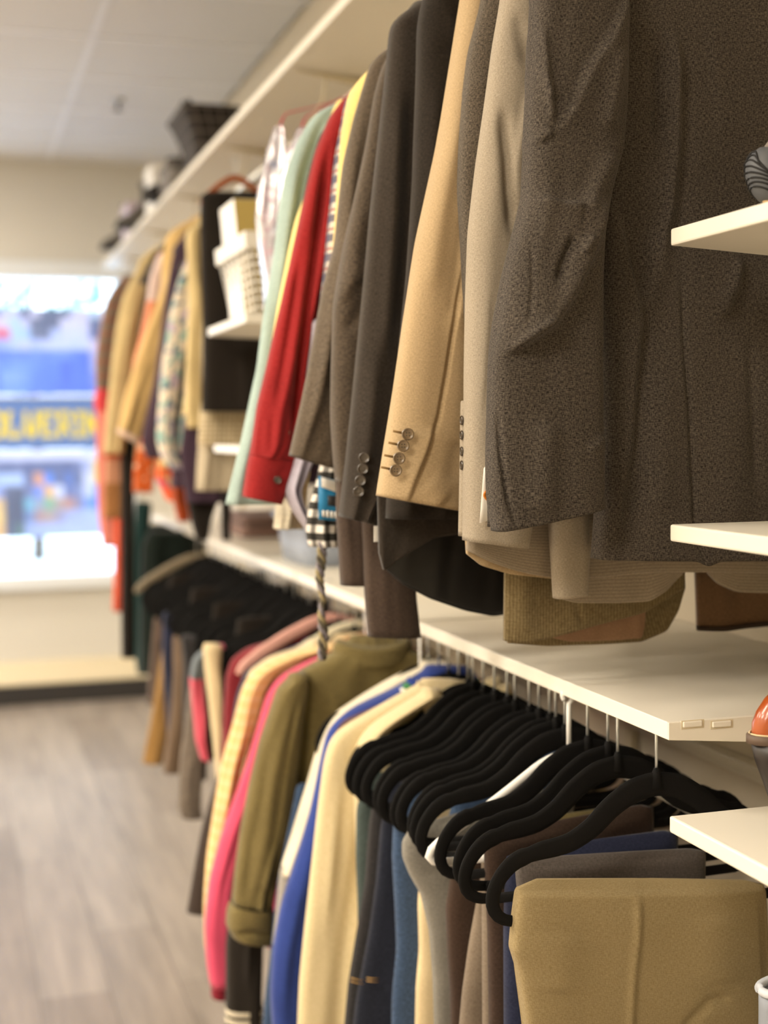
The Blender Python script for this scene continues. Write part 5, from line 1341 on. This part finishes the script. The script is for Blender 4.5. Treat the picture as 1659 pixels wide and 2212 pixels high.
# olive shirt-jacket, its back to the camera
Y = 2.52
t = thing('shirt_jacket', 'olive green cotton jacket with rolled cuff, broad back showing', 'jacket', (XL, Y, .35), 'shirts and jackets in the lower row')
tube('body', [(752, 1384, 862, 1384, .01, .5), (738, 1398, 880, 1396, .0, .8), (700, 1422, 930, 1418), (650, 1448, 985, 1445), (612, 1474, 1022, 1470), (598, 1500, 1040, 1500), (600, 1560, 1046, 1560), (608, 1700, 1046, 1700), (612, 1900, 1050, 1900), (600, 2100, 1060, 2100), (590, 2300, 1070, 2300)],
     Y, .04, M['olivej'], t, n=120, m=120, p=.55, wr=.006, seed=7, fx=3, ft=7, folds=5, fold_amp=.008,
     creases=[('s', [(645, 1535), (760, 1550), (900, 1540)], -.004, 8), ('r', [(700, 1500), (720, 1580), (722, 1700)], .007, 12), ('r', [(735, 1505), (745, 1600)], -.006, 10), ('r', [(640, 1500), (650, 1700), (640, 1900)], -.010, 12), ('r', [(675, 1600), (670, 1900)], .008, 18)])
SLV2 = tube('sleeve', [(622, 1470, 660, 1462), (600, 1488, 662, 1488), (583, 1540, 655, 1540), (562, 1600, 648, 1600), (538, 1700, 638, 1700), (519, 1800, 626, 1800), (507, 1890, 598, 1890), (502, 1950, 586, 1956)], Y - .035, .034, M['olivej'], t, n=80, m=60, wr=.004, seed=11, ft=8, folds=3, fold_amp=.007,
     creases=[('r', [(600, 1560), (570, 1750), (545, 1930)], .008, 14), ('r', [(575, 1600), (540, 1800), (525, 1940)], -.006, 9), ('r', [(560, 1900), (572, 1950)], -.006, 8)])
tube('rolled_cuff', [(500, 1950, 588, 1956), (492, 1968, 590, 1972), (489, 2000, 588, 2006), (500, 2020, 584, 2034)], Y - .037, .042, M['olivej'], SLV2, n=20, m=40, top=False, wr=.003, seed=3, lining=M['liningdk'], creases=[('r', [(500, 2005), (540, 1998), (585, 2010)], -.008, 6)])
ph = np.linspace(0, 2 * np.pi, 28, endpoint=False)
zc = W(805, 1392, Y)
loft('collar', [np.stack([zc[0] + .075 * s * np.cos(ph), Y + .045 * s * np.sin(ph), zc[2] + dz + .006 * np.cos(2 * ph)], 1) for dz, s in ((-.03, 1.06), (-.005, 1.04), (.008, .92), (-.01, .85))], M['olivej'], t)
hanger('black hanger carrying the olive green cotton jacket', XL, Y, 1.022, group='hangers of the lower shirts')
t = low('varsity_sweater', 'black knit sleeve with two white bands below the olive cuff', 'sweater', 2.60, [(1850, 520), (1950, 500), (2040, 490), (2150, 488), (2240, 490), (2330, 492)], M['blackwool'], .3, width=.07, w1=.066, seed=213, body=False, hk=None)
for y0, y1 in ((2176, 2188), (2194, 2206)):
    tube('white_band', [(487, y0, 567, y0), (487, y1, 567, y1)], 2.60, .0275, M['whitej'], t, n=4, m=24, top=False, wr=0)
t = low('pink_cardigan', 'hot pink long-sleeved top with dark red ribbed cuff', 'cardigan', 2.68, [(1405, 735), (1425, 675), (1460, 606), (1500, 578), (1560, 560), (1640, 536), (1700, 516), (1800, 480), (1900, 454), (2000, 444), (2080, 448), (2128, 456, 494)], M['pink'], .42, width=.06, w1=.05, seed=215, zsh=.94, n=60, folds=2)
tube('cuff', [(457, 2124, 494, 2126), (456, 2152, 490, 2154)], 2.68, .024, cloth('dark_red_rib', '7e1c2c', .2, sc=200), t, n=8, m=20, top=False, wr=.0005)
low('plaid_shirt', 'cream and orange plaid shirt next to the pink top', 'shirt', 2.76, [(1390, 730), (1410, 630), (1450, 546), (1490, 524), (1560, 508), (1650, 480), (1750, 463), (1850, 448), (1950, 441), (2040, 441), (2095, 452)], fabric('orange_cream_plaid', C('e0bd80'), C('ecca90'), pattern=plaid(.025, [(0, .3, 0, C('d9a860'), .4), (1, .3, 0, C('e8d4b0'), .35), (1, .1, .5, C('c98a5a'), .3)])), .42, width=.05, w1=.03, seed=217, zsh=.94, hk='wood')
low('cream_shirt', 'cream striped shirt shoulder between the plaid and navy shirts', 'shirt', 2.84, [(1395, 665), (1420, 585), (1450, 543), (1500, 526), (1600, 506), (1700, 484)], cloth('cream_cotton', 'd9c49c', .1), .5, width=.045, seed=219, zsh=.945)
low('navy_shirt', 'navy shirt shoulder curving beside the maroon sweater', 'shirt', 2.90, [(1390, 655), (1425, 570), (1455, 527), (1500, 511), (1560, 503), (1640, 492), (1700, 480)], cloth('navy_cotton', '2a3244', .15), .5, width=.045, seed=221, zsh=.945)
low('brown_jacket', 'dark brown jacket sleeve reaching low beside the floor', 'jacket', 2.96, [(1440, 560), (1500, 520), (1560, 503), (1640, 484), (1720, 457), (1780, 440), (1850, 427), (1910, 416), (1970, 405, 472)], cloth('dark_brown_cotton', '3d332d', .15), .45, width=.06, w1=.065, seed=223, zsh=.94)
low('maroon_sweater', 'maroon sweater shoulder in front of the far velvet hangers', 'sweater', 3.03, [(1385, 590), (1400, 535), (1425, 502), (1460, 490), (1520, 486), (1600, 482), (1700, 474)], cloth('maroon_wool', '7c242c', .15), .55, width=.05, seed=225, zsh=.95, hk='wood')
hanger('pink padded hanger lying over the maroon sweater shoulder', XL - .01, 3.00, 1.035, kind='wood', mat=plain('pink_satin', C('d8a294'), .5))
hanger('cream padded hanger beside the braided sash', XL + .02, 2.88, 1.034, kind='wood', mat=plain('cream_satin', C('d8cfb4'), .5))

# far bunch of velvet hangers and what they carry
low('cream_trousers', 'cream trousers hanging under the far velvet hangers', 'trousers', 3.14, [(1400, 440), (1440, 444), (1500, 452), (1600, 462), (1700, 470), (1740, 474)], M['creamtr'], .5, width=.042, w1=.012, seed=231, body=False, hk=None)
low('colour_block_sweater', 'sweater sleeve with blue-grey shoulder and pink panel', 'sweater', 3.24, [(1400, 450), (1410, 430), (1425, 417), (1470, 410), (1540, 418), (1600, 424), (1640, 434)], fabric('blue_grey_pink_blocks', C('5d6468'), C('70787c'), pattern=bands_v([(.0, .03, C('d06078')), (.12, 1.0, C('d4586a'))])), .55, width=.04, w1=.02, seed=233, body=False, hk='velvet')
low('knit_sweater', 'grey-brown marled sweater sleeve reaching towards the floor', 'sweater', 3.36, [(1440, 412), (1500, 407), (1600, 396), (1680, 388), (1740, 385), (1765, 392)], cloth('marled_knit', '6f655a', .3, sc=150), .5, width=.065, w1=.05, seed=235, body=False, hk=None)
low('trousers', 'charcoal trousers under the far hangers, beside the marled sweater', 'trousers', 3.62, [(1380, 392), (1450, 398), (1550, 398), (1680, 395)], M['jeansdk2'], .5, width=.06, seed=237, body=False, hk=None)
low('trousers', 'grey-brown trousers under the far hangers', 'trousers', 3.95, [(1380, 374), (1460, 374), (1560, 366), (1668, 352)], cloth('grey_brown_twill', '6d5a48', .1), .45, width=.055, seed=239, body=False, hk=None)
low('trousers', 'dark navy trousers between the tan and grey-brown trousers', 'trousers', 4.1, [(1330, 352), (1420, 350), (1520, 356), (1640, 366)], M['navytr'], .45, width=.06, seed=241, body=False, hk=None)
low('trousers', 'tan trousers with flared hem, furthest out over the floor', 'trousers', 4.3, [(1340, 362), (1420, 346), (1500, 335), (1580, 322), (1648, 308)], cloth('tan_twill', '9a7644', .1), .42, width=.05, w1=.06, seed=243, body=False, hk=None)
low('trousers', 'mottled brown trousers, last under the far velvet hangers', 'trousers', 4.5, [(1310, 336), (1400, 328), (1480, 320), (1520, 318)], cloth('mottled_brown', '5d4c40', .3, sc=100), .5, width=.04, seed=245, body=False, hk=None)
low('green_coat', 'very dark green long coat at the end of the lower rod', 'coat', 4.95, [(1152, 318), (1180, 306), (1220, 304), (1310, 303), (1400, 300), (1450, 300)], cloth('bottle_green_wool', '16201c', .2), .6, width=.19, seed=247, body=False, hk=None, hd=.05)
low('wool_coat', 'black-green wool coat hanging under the furthest shelf edge', 'coat', 5.45, [(1138, 318), (1160, 306), (1220, 300), (1300, 297), (1440, 296)], cloth('black_green_wool', '121815', .2), .6, width=.25, seed=248, body=False, hk='velvet', hd=.05)
low('teal_dress', 'dark teal dress edge beside the long black trousers', 'dress', 5.2, [(1090, 292), (1200, 286), (1300, 283), (1400, 290), (1455, 297)], cloth('dark_teal_jersey', '1d3a38', .15), .6, width=.06, seed=249, body=False, hk='velvet')
FV = 'black velvet hanger in the far bunch below the white shelf edge'
for k in range(30):
    yy = 3.10 + k * .0515
    h = hanger(FV, XL + rng.uniform(-.008, .008), yy, 1.024 + rng.uniform(-.004, .004), rot=rng.uniform(-.05, .05), group='far bunch of black velvet hangers')
    h.scale = (1.045, 1, 1)
# black folded garments filling the far bunch
for k, (yy, lab) in enumerate(((3.30, 'black folded trousers near the start of the far hanger bunch'), (3.62, 'black folded skirt in the middle of the far hanger bunch'), (3.98, 'black folded slacks further along the far hanger bunch'), (4.40, 'black folded jumpsuit at the end of the far hanger bunch'))):
    t = thing('folded_trousers', lab, 'trousers', (XL, yy, .5), 'black garments on the far hangers')
    tube('front_leg', [wrow(XL - .165, .885, XL + .165, .885, yy, 0, .4), wrow(XL - .168, .86, XL + .168, .86, yy), wrow(XL - .165, .5, XL + .165, .5, yy)], yy, .012, M['blacktr'], t, n=24, m=32, seed=k)
    tube('waistband', [wrow(XL - .16, 1.0, XL + .16, 1.0, yy + .015, 0, .5), wrow(XL - .168, .95, XL + .168, .95, yy + .015), wrow(XL - .17, .9, XL + .17, .9, yy + .015)], yy + .015, .01, M['blacktr'], t, n=10, m=28, seed=k)
hanger('cream wooden hanger at the start of the bottle green coat', XL - .02, 4.7, 1.03, kind='wood', mat=plain('cream_wood', C('8a7d66'), .5))

# ------------------------------------------------------------------ shoes on the near shelves
M['foam'] = plain('grey_blue_foam', C('5b5d61'), .6)
M['groove'] = plain('groove_rubber', C('1d1c1c'), .8)
M['mesh'] = cloth('grey_mesh_upper', '8a8078', .2)
M['gum'] = plain('gum_rubber', C('c9a878'), .6)
def shoe_rings(L, sole=True): pass
# sneaker: its sculpted heel points to the aisle
c0 = W(1617, 350, 1.33)
hx = c0[0]
t = thing('sneaker', 'grey running shoe with wavy grooved heel on the upper shoe shelf', 'shoe', (hx + .13, 1.33, 1.683))
def hring(z, grow, L=.27, hw=.045, dx=0.0):
    out = []
    for a in np.linspace(0, 2 * np.pi, 40, endpoint=False):
        x = math.cos(a); y = math.sin(a)
        xx = hx + dx + L / 2 - (L / 2 + grow) * (np.sign(x) * abs(x) ** .8)
        f = min(1, max(0, (xx - hx) / .27))
        out.append((xx, 1.33 + (hw * (1.0 - .15 * x) + grow) * np.sign(y) * abs(y) ** .8, z + .021 * max(0, 1 - f / .45) ** 1.6))
    return np.array(out)
zb = 1.6835
prof = [(.001, -.024), (.004, -.013), (.012, -.005), (.026, .0), (.038, .0), (.050, -.005), (.058, -.014)]
loft('midsole', [hring(zb + z, g) for z, g in prof], M['foam'], t, cap0=True, cap1=True)
loft('upper', [hring(zb + .05, -.012, dx=.004), hring(zb + .060, -.012, .262, dx=.008), hring(zb + .075, -.014, .25, dx=.016), hring(zb + .095, -.018, .2, dx=.03), hring(zb + .10, -.024, .16, dx=.034), hring(zb + .07, -.028, .15, dx=.04)], M['mesh'], t)
loft('outsole', [hring(zb - .0008, -.032), hring(zb - .0008, -.022), hring(zb + .003, -.018), hring(zb + .004, -.022)], M['gum'], t, cap0=True)
for k in range(8):
    pts = []
    for s_ in np.linspace(-1, 1, 30):
        an = s_ * (.30 + .17 * k)
        zz = .050 - .0055 * k - .028 * (abs(s_) ** 2.0) * (.5 + .08 * k) + .0015 * math.sin(5 * s_ + k)
        zz = min(.05, max(.006, zz))
        g = np.interp(zz, [p_[0] for p_ in prof], [p_[1] for p_ in prof]) + .0004
        x, y = math.cos(an), math.sin(an)
        xx = hx + .135 - (.135 + g) * np.sign(x) * abs(x) ** .8
        f = min(1, max(0, (xx - hx) / .27))
        pts.append((xx, 1.33 - (.045 * (1.0 - .15 * x) + g) * np.sign(y) * abs(y) ** .8, zb + zz + .021 * max(0, 1 - f / .45) ** 1.6))
    wire('groove', pts, .0011, M['groove'], t, m=5)
# heeled shoe
t = thing('heeled_shoe', 'orange-brown leather shoe with welt and tall tapered dark heel', 'shoe', (.98, 1.31, 1.009))
M['cognac'] = plain('cognac_leather', C('a04a18'), .28, noise=.25, nscale=25, coat=.4)
M['welt'] = plain('brown_welt', C('5e4c3e'), .6)
M['heel'] = plain('dark_stacked_heel', C('2c2622'), .4)
M['thread'] = plain('pale_thread', C('d8c49c'), .7)
Ys = 1.31
xl = W(1617, 1590, Ys)[0]; zt_ = W(1625, 1588, Ys)[2]
def sring(z, x0, L, hw, lift=0):
    out = []
    for a in np.linspace(0, 2 * np.pi, 36, endpoint=False):
        x = math.cos(a); y = math.sin(a)
        fx = (1 - x) / 2
        out.append((x0 + L * fx, Ys + hw * (1 - .1 * x) * np.sign(y) * abs(y) ** .85, z - lift * max(0, fx - .25)))
    return np.array(out)
loft('welt', [sring(zt_ - .010, xl + .003, .24, .037, .09), sring(zt_ - .009, xl, .245, .04, .09), sring(zt_, xl, .245, .04, .09), sring(zt_ + .001, xl + .004, .237, .036, .09)], M['welt'], t, cap0=True, cap1=True)
loft('upper', [sring(zt_, xl + .006, .235, .034, .09), sring(zt_ + .012, xl + .0065, .233, .035, .088), sring(zt_ + .025, xl + .012, .2, .032, .07), sring(zt_ + .038, xl + .022, .13, .026, .03), sring(zt_ + .045, xl + .03, .1, .02, .0), sring(zt_ + .03, xl + .034, .09, .016, .0)], M['cognac'], t)
wire('welt_stitch', [p for p in sring(zt_ + .0012, xl + .0035, .238, .0375, .09)], .0011, M['thread'], t, m=5, closed=True)
hz = zt_ - .010
loft('heel', [np.array([(xl + dx + r * (1 - math.cos(a)), Ys + r * .9 * math.sin(a), z) for a in np.linspace(0, 2 * np.pi, 20, endpoint=False)]) for z, r, dx in
     ((hz + .001, .03, .006), (hz - .02, .025, .011), (hz - .045, .019, .021), (hz - .07, .014, .03), (1.0095, .012, .034))], M['heel'], t, cap0=True, cap1=True)
# pale slip-on
t = thing('slip_on_shoe', 'pale grey slip-on shoe with padded collar rim on the lowest shoe shelf', 'shoe', (1.0, 1.36, .701))
M['palegrey'] = plain('pale_grey_canvas', C('8f949e'), .7, noise=.1)
M['rimp'] = plain('pale_padded_rim', C('c9ced6'), .5)
Ys = 1.36
cl = W(1644, 2142, Ys)
loft('upper', [sring(cl[2] + z, cl[0] + dx, L, hw) for z, dx, L, hw in ((-.10, .004, .25, .036), (-.085, .0, .255, .04), (-.05, .0, .25, .04), (-.02, .0, .2, .037), (-.002, .0, .15, .035), (-.004, .008, .135, .029), (-.05, .012, .13, .026))], M['palegrey'], t)
wire('collar_rim', [p for p in sring(cl[2], cl[0] + .001, .148, .034)], .0055, M['rimp'], t, m=8, closed=True)
loft('sole', [sring(.702 + z, cl[0] - .004 + d, .262 - 2 * d, .043 - d) for z, d in ((0, .003), (.002, 0), (.03, 0), (cl[2] - .10 - .702 + .012, .004))], M['boxw'], t, cap0=True, cap1=True)
